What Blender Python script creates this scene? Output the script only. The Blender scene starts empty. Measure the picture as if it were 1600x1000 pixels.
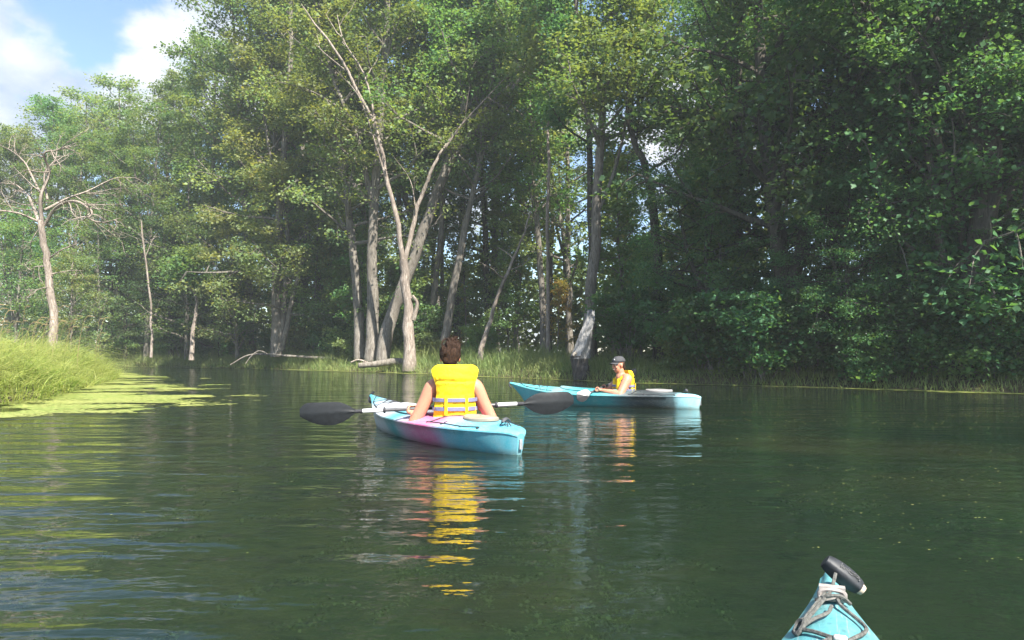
import bpy, bmesh, math, random
import numpy as np
from mathutils import Vector, Matrix

# ------------------------------------------------------------------ camera, sky, sun, exposure
SC = bpy.context.scene
COL = SC.collection
CAM_H, F, HOR = 0.75, 1100.0, 552.0       # lens height over the water, focal length in photo pixels, horizon row
cam_d = bpy.data.cameras.new('camera'); cam = bpy.data.objects.new('camera', cam_d); COL.objects.link(cam)
cam.location = (0, 0, CAM_H); cam.rotation_euler = (math.radians(90), 0, 0)
cam_d.sensor_width = 36; cam_d.lens = F / 1600 * 36; cam_d.shift_y = (HOR - 500) / 1600
cam_d.clip_start = 0.05; cam_d.clip_end = 2000
SC.camera = cam

HAZE = .0016
SUN_AZ, SUN_EL = 147.0, 50.0              # degrees to the right of the view direction (+Y), above the horizon
def P(px, py, d):
    """a point that the photo shows at (px, py), d metres in front of the camera"""
    return Vector(((px - 800) / F * d, d, CAM_H + (HOR - py) / F * d))
def G(px, py):
    d = F * CAM_H / (py - HOR)
    return Vector(((px - 800) / F * d, d, 0))

world = bpy.data.worlds.new('World'); SC.world = world; world.use_nodes = True
def build_world():
    nt = world.node_tree; N = nt.nodes; Lk = nt.links; N.clear()
    out = N.new('ShaderNodeOutputWorld'); bg = N.new('ShaderNodeBackground')
    Lk.new(bg.outputs[0], out.inputs[0]); bg.inputs[1].default_value = .68
    sky = N.new('ShaderNodeTexSky'); sky.sky_type = 'NISHITA'; sky.sun_disc = False
    sky.sun_elevation = math.radians(SUN_EL); sky.sun_rotation = math.radians(SUN_AZ)
    sky.air_density = 1.0; sky.dust_density = 0.3; sky.ozone_density = 2.2
    sc = N.new('ShaderNodeVectorMath'); sc.operation = 'SCALE'; sc.inputs['Scale'].default_value = 0.12
    Lk.new(sky.outputs[0], sc.inputs[0])
    tc = N.new('ShaderNodeTexCoord')
    nrm = N.new('ShaderNodeVectorMath'); nrm.operation = 'NORMALIZE'; Lk.new(tc.outputs['Generated'], nrm.inputs[0])
    d = nrm.outputs[0]
    def math_(op, a, b=None, clamp=False):
        n = N.new('ShaderNodeMath'); n.operation = op; n.use_clamp = clamp
        for i, v in enumerate((a, b)):
            if v is None: continue
            if isinstance(v, (int, float)): n.inputs[i].default_value = v
            else: Lk.new(v, n.inputs[i])
        return n.outputs[0]
    def noise(scale, detail, rough, off=(0, 0, 0), zs=1.6):
        mp = N.new('ShaderNodeMapping'); mp.inputs['Location'].default_value = off; mp.inputs['Scale'].default_value = (1, 1, zs)
        Lk.new(d, mp.inputs['Vector'])
        n = N.new('ShaderNodeTexNoise'); n.inputs['Scale'].default_value = scale; n.inputs['Detail'].default_value = detail
        n.inputs['Roughness'].default_value = rough; Lk.new(mp.outputs[0], n.inputs['Vector'])
        return n.outputs[0]
    field = None
    # cumulus heads where the photo shows them: photo pixel and radius in pixels
    for (px, py, r) in ((25, 95, 82), (-45, 70, 110), (-20, 190, 95), (255, 75, 62), (310, 60, 70), (222, 118, 42), (100, 165, 66),
                        (180, 165, 60), (260, 170, 80), (60, 240, 110), (400, 150, 90)):
        c = Vector(((px - 800) / F, 1, (HOR - py) / F)); dist = c.length; c.normalize()
        ang = r / F / dist
        dt = N.new('ShaderNodeVectorMath'); dt.operation = 'DOT_PRODUCT'; Lk.new(d, dt.inputs[0]); dt.inputs[1].default_value = c
        v = math_('MULTIPLY', math_('SUBTRACT', dt.outputs['Value'], math.cos(ang)), 1 / (1 - math.cos(ang)))
        field = v if field is None else math_('MAXIMUM', field, v)
    field = math_('MAXIMUM', field, -3.0)
    gen = math_('MULTIPLY', math_('SUBTRACT', noise(3.1, 3, .5, (3.1, 1.7, .4), 2.2), .53), 9.0)
    c0 = Vector(((130 - 800) / F, 1, (HOR - 30) / F)).normalized()
    dt = N.new('ShaderNodeVectorMath'); dt.operation = 'DOT_PRODUCT'; Lk.new(d, dt.inputs[0]); dt.inputs[1].default_value = c0
    near = math_('MULTIPLY', math_('SUBTRACT', dt.outputs['Value'], math.cos(.42)), 1 / (math.cos(.2) - math.cos(.42)), clamp=True)
    gen = math_('SUBTRACT', gen, math_('MULTIPLY', near, 6.0))
    field = math_('MAXIMUM', field, gen)
    fl = math_('MULTIPLY', math_('SUBTRACT', noise(11, 9, .62), .5), 3.4)
    dens = math_('ADD', field, fl)
    mr = N.new('ShaderNodeMapRange'); mr.interpolation_type = 'SMOOTHSTEP'
    mr.inputs[1].default_value = -.25; mr.inputs[2].default_value = .75; Lk.new(dens, mr.inputs[0])
    # lit and shadowed parts of the clouds, put into their colour
    lump = math_('ADD', noise(7, 7, .55, (.06, 0, .05)), math_('MULTIPLY', field, .10))
    ramp = N.new('ShaderNodeValToRGB'); Lk.new(lump, ramp.inputs[0])
    e = ramp.color_ramp.elements
    e[0].position = .40; e[0].color = (.21, .27, .36, 1); e[1].position = .66; e[1].color = (.48, .49, .52, 1)
    mix = N.new('ShaderNodeMix'); mix.data_type = 'RGBA'
    Lk.new(math_('MULTIPLY', mr.outputs[0], .93), mix.inputs[0]); Lk.new(sc.outputs[0], mix.inputs[6]); Lk.new(ramp.outputs[0], mix.inputs[7])
    Lk.new(mix.outputs[2], bg.inputs[0])
build_world()

sun_d = bpy.data.lights.new('sun', 'SUN'); sun_d.energy = 4.6; sun_d.angle = math.radians(0.5); sun_d.color = (1.0, .95, .86)
sun = bpy.data.objects.new('sun', sun_d); COL.objects.link(sun)
az, el = math.radians(SUN_AZ), math.radians(SUN_EL)
to_sun = Vector((math.sin(az) * math.cos(el), math.cos(az) * math.cos(el), math.sin(el)))
sun.rotation_euler = to_sun.to_track_quat('Z', 'Y').to_euler(); sun.location = to_sun * 60

vs = SC.view_settings; vs.view_transform = 'Standard'; vs.look = 'None'; vs.gamma = 1; vs.use_curve_mapping = False; vs.exposure = 1.82
cy = SC.cycles; cy.max_bounces = 6; cy.diffuse_bounces = 3; cy.glossy_bounces = 3; cy.transmission_bounces = 4; cy.transparent_max_bounces = 8
cy.caustics_reflective = False; cy.caustics_refractive = False; cy.sample_clamp_indirect = 6.0; cy.volume_bounces = 0; cy.use_adaptive_sampling = True; cy.adaptive_threshold = .02
SC.render.film_transparent = False

# ------------------------------------------------------------------ helpers
RNG = np.random.default_rng(7)
def mesh_np(name, v, f, uv=None):
    """v: (n,3); f: (m,k) faces of one size, or a list of such arrays"""
    fs = f if isinstance(f, list) else [f]
    me = bpy.data.meshes.new(name)
    v = np.asarray(v, np.float32); me.vertices.add(len(v)); me.vertices.foreach_set('co', v.ravel())
    fs = [np.asarray(a, np.int32) for a in fs if len(a)]
    idx = np.concatenate([a.ravel() for a in fs]); tot = np.concatenate([np.full(len(a), a.shape[1], np.int32) for a in fs])
    st = np.concatenate([[0], np.cumsum(tot)[:-1]]).astype(np.int32)
    me.loops.add(len(idx)); me.loops.foreach_set('vertex_index', idx)
    me.polygons.add(len(tot)); me.polygons.foreach_set('loop_start', st)
    try: me.polygons.foreach_set('loop_total', tot)
    except Exception: pass
    me.update(calc_edges=True); me.validate()
    return me
def smooth(me, angle=None):
    me.polygons.foreach_set('use_smooth', np.ones(len(me.polygons), bool))
    if angle is not None: me.set_sharp_from_angle(angle=math.radians(angle))
    return me
def obj(name, me, m=None, parent=None, loc=None, rotz=0):
    o = bpy.data.objects.new(name, me); COL.objects.link(o)
    if m is not None and me is not None:
        if len(me.materials) == 0: me.materials.append(m)
    if parent: o.parent = parent
    if loc is not None: o.location = loc
    if rotz: o.rotation_euler[2] = rotz
    return o
def tag(o, label=None, cat=None, group=None, kind=None):
    for k, v in (('label', label), ('category', cat), ('group', group), ('kind', kind)):
        if v: o[k] = v
    return o
def thing(name, label, cat, loc=(0, 0, 0), rotz=0, group=None):
    o = bpy.data.objects.new(name, None); COL.objects.link(o); o.location = loc; o.rotation_euler[2] = rotz
    return tag(o, label, cat, group)

class MB:
    """collects shapes for ONE mesh"""
    def __init__(s): s.v = []; s.f = {}; s.n = 0
    def add(s, v, f):
        v = np.asarray(v, float); s.v.append(v)
        for face in ([f] if isinstance(f, np.ndarray) else f):
            a = np.asarray(face, int)
            if a.ndim == 1: a = a[None]
            s.f.setdefault(a.shape[1], []).append(a + s.n)
        s.n += len(v)
    def tube(s, pts, rad, sides=6, cap=True, flat=1.0):
        p = np.asarray([tuple(q) for q in pts], float); n = len(p)
        r = np.full(n, rad, float) if np.isscalar(rad) else np.asarray(rad, float)
        t = np.gradient(p, axis=0); t /= np.linalg.norm(t, axis=1, keepdims=True) + 1e-9
        up = np.array([0, 0, 1.]) if abs(t[0, 2]) < .9 else np.array([1., 0, 0])
        a = np.cross(t[0], up); a /= np.linalg.norm(a); rings = []
        th = np.arange(sides) * 2 * math.pi / sides
        for i in range(n):
            a = a - t[i] * a.dot(t[i]); a /= np.linalg.norm(a) + 1e-9; b = np.cross(t[i], a)
            rings.append(p[i] + r[i] * (np.cos(th)[:, None] * a + flat * np.sin(th)[:, None] * b))
        v = np.concatenate(rings); i = np.arange(n - 1)[:, None] * sides; k = np.arange(sides)[None]
        k2 = (k + 1) % sides
        q = np.stack([i + k, i + k2, i + sides + k2, i + sides + k], -1).reshape(-1, 4)
        fs = [q]
        if cap:
            fs.append(np.arange(sides)[::-1][None].copy()); fs.append((np.arange(sides) + (n - 1) * sides)[None])
        s.add(v, fs)
    def ellipsoid(s, c, r, nu=14, nv=9, rot=None):
        th = np.linspace(0, math.pi, nv)[1:-1]; ph = np.arange(nu) * 2 * math.pi / nu
        v = [[0, 0, 1]] + [[math.sin(t) * math.cos(p), math.sin(t) * math.sin(p), math.cos(t)] for t in th for p in ph] + [[0, 0, -1]]
        v = np.array(v) * np.array(r)
        if rot is not None: v = v @ np.array(rot).T
        v = v + np.array(tuple(c)); m = len(th); fs4 = []; fs3 = []
        for j in range(nu):
            j2 = (j + 1) % nu
            fs3.append([0, 1 + j, 1 + j2]); fs3.append([1 + m * nu, 1 + (m - 1) * nu + j2, 1 + (m - 1) * nu + j])
            for i in range(m - 1): fs4.append([1 + i * nu + j, 1 + (i + 1) * nu + j, 1 + (i + 1) * nu + j2, 1 + i * nu + j2])
        s.add(v, [np.array(fs4), np.array(fs3)])
    def grid(s, A, closed=False):
        """A: (n, m, 3) points -> quads"""
        A = np.asarray(A, float); n, m = A.shape[:2]; mm = m if closed else m - 1
        i = np.arange(n - 1)[:, None]; k = np.arange(mm)[None]; k2 = (k + 1) % m
        q = np.stack([i * m + k, i * m + k2, (i + 1) * m + k2, (i + 1) * m + k], -1).reshape(-1, 4)
        s.add(A.reshape(-1, 3), [q])
    def box(s, c, size, rot=None):
        v = np.array([[x, y, z] for x in (-.5, .5) for y in (-.5, .5) for z in (-.5, .5)]) * np.array(size)
        if rot is not None: v = v @ np.array(rot).T
        s.add(v + np.array(tuple(c)), [np.array([[0, 1, 3, 2], [4, 6, 7, 5], [0, 4, 5, 1], [2, 3, 7, 6], [0, 2, 6, 4], [1, 5, 7, 3]])])
    def mesh(s, name, sm=None):
        me = mesh_np(name, np.concatenate(s.v), [np.concatenate(a) for a in s.f.values()])
        if sm is not None: smooth(me, sm)
        return me
    def build(s, name, m, parent=None, sm=40, **k): return obj(name, s.mesh(name, sm), m, parent, **k)

def curve_pts(pts, n):
    """a smooth line through the points (Catmull-Rom)"""
    p = np.asarray([tuple(q) for q in pts], float)
    if len(p) == 2: return np.linspace(p[0], p[1], n)
    e = np.concatenate([[2 * p[0] - p[1]], p, [2 * p[-1] - p[-2]]]); out = []
    for t in np.linspace(0, len(p) - 1 - 1e-6, n):
        i = int(t); u = t - i; a, b, c, d = e[i:i + 4]
        out.append(.5 * (2 * b + (c - a) * u + (2 * a - 5 * b + 4 * c - d) * u * u + (3 * b - a - 3 * c + d) * u ** 3))
    return np.array(out)
def vnoise(x, y, seed=0):
    """smooth value noise, 0..1"""
    r = np.random.default_rng(seed).random((64, 64)); x = np.asarray(x); y = np.asarray(y)
    xi = np.floor(x).astype(int); yi = np.floor(y).astype(int); u = x - xi; w = y - yi
    u = u * u * (3 - 2 * u); w = w * w * (3 - 2 * w); g = lambda a, b: r[a % 64, b % 64]
    return (g(xi, yi) * (1 - u) + g(xi + 1, yi) * u) * (1 - w) + (g(xi, yi + 1) * (1 - u) + g(xi + 1, yi + 1) * u) * w
def fbm(x, y, seed=0, o=4):
    s = 0; a = .5; t = 0
    for i in range(o): s = s + a * vnoise(x * 2 ** i, y * 2 ** i, seed + i); t += a; a *= .55
    return s / t

# ------------------------------------------------------------------ materials
class Mat:
    def __init__(s, name):
        s.m = bpy.data.materials.new(name); s.m.use_nodes = True; s.t = s.m.node_tree; s.N = s.t.nodes; s.N.clear()
        s.out = s.N.new('ShaderNodeOutputMaterial')
    def n(s, t, **k):
        x = s.N.new(t)
        for a, b in k.items(): setattr(x, a, b)
        return x
    def l(s, a, b): s.t.links.new(a, b)
    def set(s, sock, v):
        if hasattr(v, 'is_linked') or isinstance(v, bpy.types.NodeSocket): s.l(v, sock)
        else: sock.default_value = v
    def math(s, op, a, b=0.0, clamp=False):
        x = s.n('ShaderNodeMath', operation=op, use_clamp=clamp); s.set(x.inputs[0], a); s.set(x.inputs[1], b); return x.outputs[0]
    def mix(s, f, a, b):
        x = s.n('ShaderNodeMix', data_type='RGBA'); s.set(x.inputs[0], f)
        s.set(x.inputs[6], a if isinstance(a, bpy.types.NodeSocket) else (*a, 1)); s.set(x.inputs[7], b if isinstance(b, bpy.types.NodeSocket) else (*b, 1))
        return x.outputs[2]
    def coord(s, kind='Object', scale=(1, 1, 1), loc=(0, 0, 0), rot=(0, 0, 0)):
        c = s.n('ShaderNodeTexCoord'); mp = s.n('ShaderNodeMapping'); mp.inputs['Scale'].default_value = scale
        mp.inputs['Location'].default_value = loc; mp.inputs['Rotation'].default_value = rot
        s.l(c.outputs[kind], mp.inputs[0]); return mp.outputs[0]
    def noise(s, vec, scale, detail=4, rough=.55, dist=0):
        x = s.n('ShaderNodeTexNoise'); s.l(vec, x.inputs['Vector']); x.inputs['Scale'].default_value = scale
        x.inputs['Detail'].default_value = detail; x.inputs['Roughness'].default_value = rough; x.inputs['Distortion'].default_value = dist
        return x.outputs[0]
    def ramp(s, f, stops, interp='LINEAR'):
        x = s.n('ShaderNodeValToRGB'); s.l(f, x.inputs[0]); cr = x.color_ramp; cr.interpolation = interp
        while len(cr.elements) < len(stops): cr.elements.new(.5)
        for e, (p, c) in zip(cr.elements, stops): e.position = p; e.color = (*c, 1) if len(c) == 3 else c
        return x.outputs[0]
    def rng(s, f, a, b, c=0.0, d=1.0):
        x = s.n('ShaderNodeMapRange'); s.l(f, x.inputs[0])
        for i, v in enumerate((a, b, c, d)): x.inputs[i + 1].default_value = v
        return x.outputs[0]
    def bump(s, h, strength=.5, dist=.01):
        x = s.n('ShaderNodeBump'); s.l(h, x.inputs['Height']); x.inputs['Strength'].default_value = strength; x.inputs['Distance'].default_value = dist
        return x.outputs[0]
    def pbr(s, col, rough=.5, spec=.5, normal=None, **k):
        x = s.n('ShaderNodeBsdfPrincipled'); s.set(x.inputs['Base Color'], col if isinstance(col, bpy.types.NodeSocket) else (*col, 1))
        s.set(x.inputs['Roughness'], rough); x.inputs['Specular IOR Level'].default_value = spec
        if normal is not None: s.l(normal, x.inputs['Normal'])
        for a, b in k.items(): s.set(x.inputs[a.replace('_', ' ')], b)
        return x.outputs[0]
    def done(s, sh): s.l(sh, s.out.inputs[0]); return s.m

def m_leaf(name, c1, c2, c3, trans=.38, var=.5):
    """leaves: every leaf its own tone, some yellowing, light shining through"""
    k = Mat(name); g = k.n('ShaderNodeNewGeometry'); oi = k.n('ShaderNodeObjectInfo')
    col = k.ramp(g.outputs['Random Per Island'], [(0, c1), (.55, c2), (.93, c2), (1, c3)])
    pos = k.noise(k.coord('Object'), .55, 0)
    col = k.mix(k.math('MULTIPLY', k.rng(pos, .40, .66), var), col, c3)
    hs = k.n('ShaderNodeHueSaturation'); k.l(col, hs.inputs['Color'])
    k.l(k.rng(oi.outputs['Random'], 0, 1, .468, .518), hs.inputs['Hue']); k.l(k.rng(oi.outputs['Random'], 0, 1, .78, 1.25), hs.inputs['Value'])
    b = k.pbr(hs.outputs[0], .52, .32)
    tc_ = k.n('ShaderNodeMix', data_type='RGBA', blend_type='MULTIPLY'); tc_.inputs[0].default_value = 1; k.l(hs.outputs[0], tc_.inputs[6]); tc_.inputs[7].default_value = (2.3, 2.0, .9, 1)
    t = k.n('ShaderNodeBsdfTranslucent'); k.l(tc_.outputs[2], t.inputs[0])
    mx = k.n('ShaderNodeMixShader'); mx.inputs[0].default_value = trans; k.l(b, mx.inputs[1]); k.l(t.outputs[0], mx.inputs[2])
    return k.done(mx.outputs[0])
def m_bark(name, c1, c2, c3, scale=1.0):
    k = Mat(name); v = k.coord('Object', (9 * scale, 9 * scale, 1.6 * scale)); n = k.noise(v, 2.2, 7, .65, .6)
    n2 = k.noise(k.coord('Object'), .9, 3)
    n3 = k.noise(k.coord('Object', (26 * scale, 26 * scale, 3 * scale)), 1.6, 4, .6)
    col = k.ramp(n, [(.30, c1), (.48, c2), (.68, c3)]); col = k.mix(k.rng(n2, .45, .7), col, tuple(x * .62 for x in c2)); col = k.mix(k.rng(n3, .57, .70), col, tuple(x * .55 for x in c1))
    return k.done(k.pbr(col, .92, .2, k.bump(n, .9, .03)))
def m_grass(name, c1, c2, c3, trans=.4):
    k = Mat(name); g = k.n('ShaderNodeNewGeometry')
    col = k.ramp(g.outputs['Random Per Island'], [(0, c1), (.5, c2), (1, c3)])
    col = k.mix(k.math('MULTIPLY', k.rng(k.noise(k.coord('Object'), .6, 3), .42, .62), .6), col, c3)
    b = k.pbr(col, .5, .3); t = k.n('ShaderNodeBsdfTranslucent'); k.l(col, t.inputs[0])
    mx = k.n('ShaderNodeMixShader'); mx.inputs[0].default_value = trans; k.l(b, mx.inputs[1]); k.l(t.outputs[0], mx.inputs[2])
    return k.done(mx.outputs[0])
def m_plain(name, c, rough=.5, spec=.5, var=.15, scale=20, bump=.15, bd=.002, **kw):
    k = Mat(name); n = k.noise(k.coord('Object'), scale, 5)
    col = k.mix(k.rng(n, .35, .65), tuple(x * (1 - var) for x in c), tuple(min(1, x * (1 + var)) for x in c))
    return k.done(k.pbr(col, rough, spec, k.bump(n, bump, bd), **kw))

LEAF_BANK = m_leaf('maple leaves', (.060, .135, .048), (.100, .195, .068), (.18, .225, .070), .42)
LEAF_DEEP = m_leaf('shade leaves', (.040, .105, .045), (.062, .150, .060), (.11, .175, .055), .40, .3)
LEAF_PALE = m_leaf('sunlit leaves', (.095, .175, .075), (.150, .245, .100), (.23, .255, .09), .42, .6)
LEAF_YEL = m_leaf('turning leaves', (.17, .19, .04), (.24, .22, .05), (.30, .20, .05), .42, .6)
BARK = m_bark('grey bark', (.075, .065, .052), (.17, .15, .125), (.30, .275, .24))
BARK_PALE = m_bark('pale dead wood', (.10, .078, .062), (.25, .205, .17), (.44, .385, .33))
BARK_DARK = m_bark('dark bark', (.030, .027, .022), (.070, .062, .05), (.13, .115, .095))

# ------------------------------------------------------------------ the setting: ground, river
BANK = np.array([(60, -60), (26, -22), (19, -4), (15.2, 4), (12, 9.2), (9.6, 13.0), (8, 14.7), (5.9, 16.2), (3.3, 17.9), (0, 21.7), (-3.9, 26.6),
                 (-10.5, 33), (-17.8, 38.5), (-23, 41), (-40, 45), (-90, 52), (-200, 70)], float)
LEFT = np.array([(-30, -70), (-15, -20), (-9.5, -1), (-7.6, 5), (-7.35, 9.3), (-7.9, 11.8), (-9.7, 16.0), (-12.0, 21.3), (-15.5, 26), (-24, 30.5), (-60, 38), (-200, 55)], float)
def side(poly, x, y, left_is_positive):
    """signed distance to an open bank line: positive on the land side"""
    best = np.full(x.shape, 1e9); sg = np.zeros(x.shape)
    for a, b in zip(poly[:-1], poly[1:]):
        d = b - a; L2 = d.dot(d); t = np.clip(((x - a[0]) * d[0] + (y - a[1]) * d[1]) / L2, 0, 1)
        dx, dy = x - a[0] - t * d[0], y - a[1] - t * d[1]; q = np.hypot(dx, dy); cr = d[0] * dy - d[1] * dx
        w = q < best - 1e-9; best = np.where(w, q, best); sg = np.where(w, np.sign(cr), sg)
    return best * sg * (1 if left_is_positive else -1)
def land(x, y):
    x = np.asarray(x, float); y = np.asarray(y, float)
    return np.maximum(side(BANK, x, y, False), side(LEFT, x, y, True))
def ground_z(x, y):
    s = land(x, y); nz = fbm(np.asarray(x) * .5 + 90, np.asarray(y) * .5 + 90, 3)
    up = .22 * np.clip(s / .5, 0, 1) + .25 * np.clip((s - .5) / 5, 0, 1) + .3 * np.clip((s - 8) / 30, 0, 1) + (nz - .5) * .22 * np.clip(s / 1.2, 0, 1)
    dn = -.12 * np.clip(-s / .4, 0, 1) - .75 * np.clip((-s - .3) / 3, 0, 1) + (nz - .5) * .15
    return np.where(s > 0, up, dn)
def axis_pts(lo, hi, c0, c1, step):
    core = np.arange(c0, c1, step); a = c0 - np.geomspace(step, c0 - lo, 26)[::-1]; b = c1 + np.geomspace(step, hi - c1, 26)
    return np.concatenate([a, core, b])
gx = axis_pts(-900, 900, -30, 22, .35); gy = axis_pts(-600, 1200, -2, 48, .35)
XX, YY = np.meshgrid(gx, gy, indexing='ij'); ZZ = ground_z(XX, YY)
b = MB(); b.grid(np.stack([XX, YY, ZZ], -1)[:, ::-1])
k = Mat('earth'); v = k.coord('Object'); n1 = k.noise(v, 1.3, 6, .6); n2 = k.noise(v, 9, 5, .6)
col = k.ramp(n1, [(.3, (.045, .036, .022)), (.5, (.065, .06, .03)), (.7, (.05, .07, .025))]); col = k.mix(k.rng(n2, .4, .7), col, (.09, .075, .045))
tag(b.build('ground', k.done(k.pbr(col, .95, .15, k.bump(n2, .8, .05))), sm=180), kind='structure')

# river surface: one large sheet, ripples in the relief, murky below
k = Mat('river water')
def ripple(scale, sx, sy, rot, det, loc=(0, 0, 0)):
    return k.noise(k.coord('Object', (sx, sy, 1), loc, (0, 0, rot)), scale, det, .5)
long_ = ripple(3.2, .30, 1.0, .38, 2); mid_ = ripple(8.5, .42, 1.0, .12, 2, (3, 1, 0)); fine_ = ripple(24, .55, 1.0, -.05, 2, (7, 2, 0))
calm = k.rng(k.noise(k.coord('Object', (1, 1, 1), (11, 4, 0)), .35, 2), .38, .62, .55, 1.0)
sep = k.n('ShaderNodeSeparateXYZ'); k.l(k.coord('Object'), sep.inputs[0])
gust = k.rng(sep.outputs[0], 1.5, -2.6, .55, 1.6)
h = k.math('ADD', k.math('MULTIPLY', long_, .040), k.math('ADD', k.math('MULTIPLY', mid_, .0105), k.math('MULTIPLY', fine_, .0030)))
h = k.math('MULTIPLY', h, k.math('MULTIPLY', calm, gust))
nrm = k.bump(h, 1.0, 1.0)
fr = k.n('ShaderNodeFresnel'); fr.inputs[0].default_value = 1.333; k.l(nrm, fr.inputs['Normal'])
gl = k.n('ShaderNodeBsdfGlossy'); gl.inputs['Roughness'].default_value = .02; gl.inputs[0].default_value = (1, 1, 1, 1); k.l(nrm, gl.inputs['Normal'])
wv = k.coord('Object'); murk = k.ramp(k.noise(wv, .55, 5, .6, .8), [(.35, (.011, .024, .019)), (.52, (.020, .033, .022)), (.68, (.034, .040, .024))])
df = k.n('ShaderNodeBsdfDiffuse'); k.l(murk, df.inputs[0])
tr = k.n('ShaderNodeBsdfTransparent'); tr.inputs[0].default_value = (.38, .54, .40, 1)
m1 = k.n('ShaderNodeMixShader'); m1.inputs[0].default_value = .6; k.l(df.outputs[0], m1.inputs[1]); k.l(tr.outputs[0], m1.inputs[2])
m2 = k.n('ShaderNodeMixShader'); k.l(fr.outputs[0], m2.inputs[0]); k.l(m1.outputs[0], m2.inputs[1]); k.l(gl.outputs[0], m2.inputs[2])
WATER = k.done(m2.outputs[0])
wx = np.linspace(-300, 300, 41); WX, WY = np.meshgrid(wx, wx, indexing='ij')
b = MB(); b.grid(np.stack([WX, WY, WX * 0], -1)[:, ::-1]); 
tag(b.build('river_water', WATER, sm=180), kind='structure')

# ------------------------------------------------------------------ vegetation
def leaf_mesh(rng, centres, dirs, per, size, spread, flat=.35, up=1.0, droop=.25):
    """kites folded along the midrib, scattered round each twig end"""
    c = np.repeat(np.asarray(centres, float), per, 0); dd = np.repeat(np.asarray(dirs, float), per, 0); n = len(c)
    off = rng.normal(0, 1, (n, 3)) * spread * np.array([1, 1, flat]); c = c + off
    nn = rng.normal(0, .62, (n, 3)) + np.array([0, 0, up]); nn /= np.linalg.norm(nn, axis=1, keepdims=True)
    ax = off + dd * spread * .8 + rng.normal(0, .5, (n, 3)) * spread; ax[:, 2] -= droop * spread
    ax -= nn * (ax * nn).sum(1, keepdims=True); ax /= np.linalg.norm(ax, axis=1, keepdims=True) + 1e-9
    sd = np.cross(nn, ax); L = size * np.repeat(rng.uniform(.7, 1.3, (n // per, 1)), per, 0) * rng.uniform(.55, 1.35, (n, 1)); W = L * rng.uniform(.32, .48, (n, 1))
    base = c - ax * L * .5; tip = c + ax * L * .5 - nn * L * .08; mid = c - ax * L * .06 - nn * L * .10
    v = np.stack([base, mid + sd * W + nn * L * .16, tip, mid - sd * W + nn * L * .16], 1).reshape(-1, 3)
    i = np.arange(n)[:, None] * 4
    f = np.concatenate([i + [0, 2, 1], i + [0, 3, 2]], 1).reshape(-1, 3)
    return v, f
def unit(v): v = np.asarray(v, float); return v / (np.linalg.norm(v) + 1e-9)
def grow_path(rng, p, d, L, n, wander, lift):
    pts = [np.array(p, float)]; d = unit(d)
    for i in range(n):
        d = unit(d + rng.normal(0, wander, 3) + np.array([0, 0, lift])); pts.append(pts[-1] + d * L / n)
    return np.array(pts)
def make_tree(name, seed, stems, leaf=None, n_limb=30, f0=.3, limb_len=3.2, per=14, size=.15, spread=.34, lift=.03, elev=(.2, .9), subs=6, twigs=4,
              droop=0.0, len_fn=None, limbs=(), sides=8, leaf_flat=.35, cover=None):
    """stems: [(points, base radius, top radius)] in metres from the tree's base -> (trunk mesh, crown mesh or None)"""
    rng = np.random.default_rng(seed); B = MB(); tips = []; tdir = []
    total = sum(np.linalg.norm(np.diff(np.asarray([tuple(q) for q in s[0]], float), axis=0), axis=1).sum() for s in stems)
    for si, (pts, r0, r1) in enumerate(stems):
        n = max(6, 3 * len(pts)); c = curve_pts(pts, n); t = np.linspace(0, 1, n); c[1:-1] += rng.normal(0, .02, (n - 2, 3))
        r = r1 + (r0 - r1) * (1 - t) ** .85
        if si == 0 or c[0][2] < .4: r = r * (1 + .22 * np.exp(-(c[:, 2] - c[0, 2]) / .35)); c[0, 2] -= .35
        B.tube(c, r * (1 + rng.normal(0, .03, n)), sides)
        L = np.linalg.norm(np.diff(c, axis=0), axis=1).sum(); k = int(round(n_limb * L / total)); az = rng.uniform(0, 6.28)
        for j in range(k):
            f = f0 + (1 - f0) * (j + rng.uniform(.1, .9)) / k; x = f * (n - 1); i = min(int(x), n - 2); p = c[i] + (c[i + 1] - c[i]) * (x - i)
            az += 2.4 + rng.normal(0, .35); e = rng.uniform(*elev) + .5 * (f - .5)
            rel = (f - f0) / (1 - f0); ll = limb_len * (len_fn(rel) if len_fn else (1.05 - .75 * rel)) * rng.uniform(.7, 1.25)
            d = np.array([math.cos(az) * math.cos(e), math.sin(az) * math.cos(e), math.sin(e)])
            rr = max(.018, min(r[i] * .5, .028 * ll)); limb = grow_path(rng, p, d, ll, 6, .13, lift)
            B.tube(limb, np.linspace(rr, .010, 7), 5, False); tree_subs(rng, B, limb, ll, rr, subs, twigs, droop, tips, tdir, leaf is not None)
    for (pts, r0, r1, nsub) in limbs:
        c = curve_pts(pts, max(6, 3 * len(pts))); B.tube(c, np.linspace(r0, r1, len(c)), 6)
        if nsub: tree_subs(rng, B, c, np.linalg.norm(c[-1] - c[0]), r0, nsub, twigs, droop, tips, tdir, leaf is not None)
    trunk = B.mesh(name + '_trunk', 60)
    if leaf is None or not tips: return trunk, None
    tips = np.array(tips); tdir = np.array(tdir)
    if cover is not None: kp = cover(tips); tips = tips[kp]; tdir = tdir[kp]
    v, f = leaf_mesh(rng, tips, tdir, per, size, spread, leaf_flat)
    cr = mesh_np(name + '_crown', v, f); cr.materials.append(leaf)
    return trunk, cr
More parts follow.
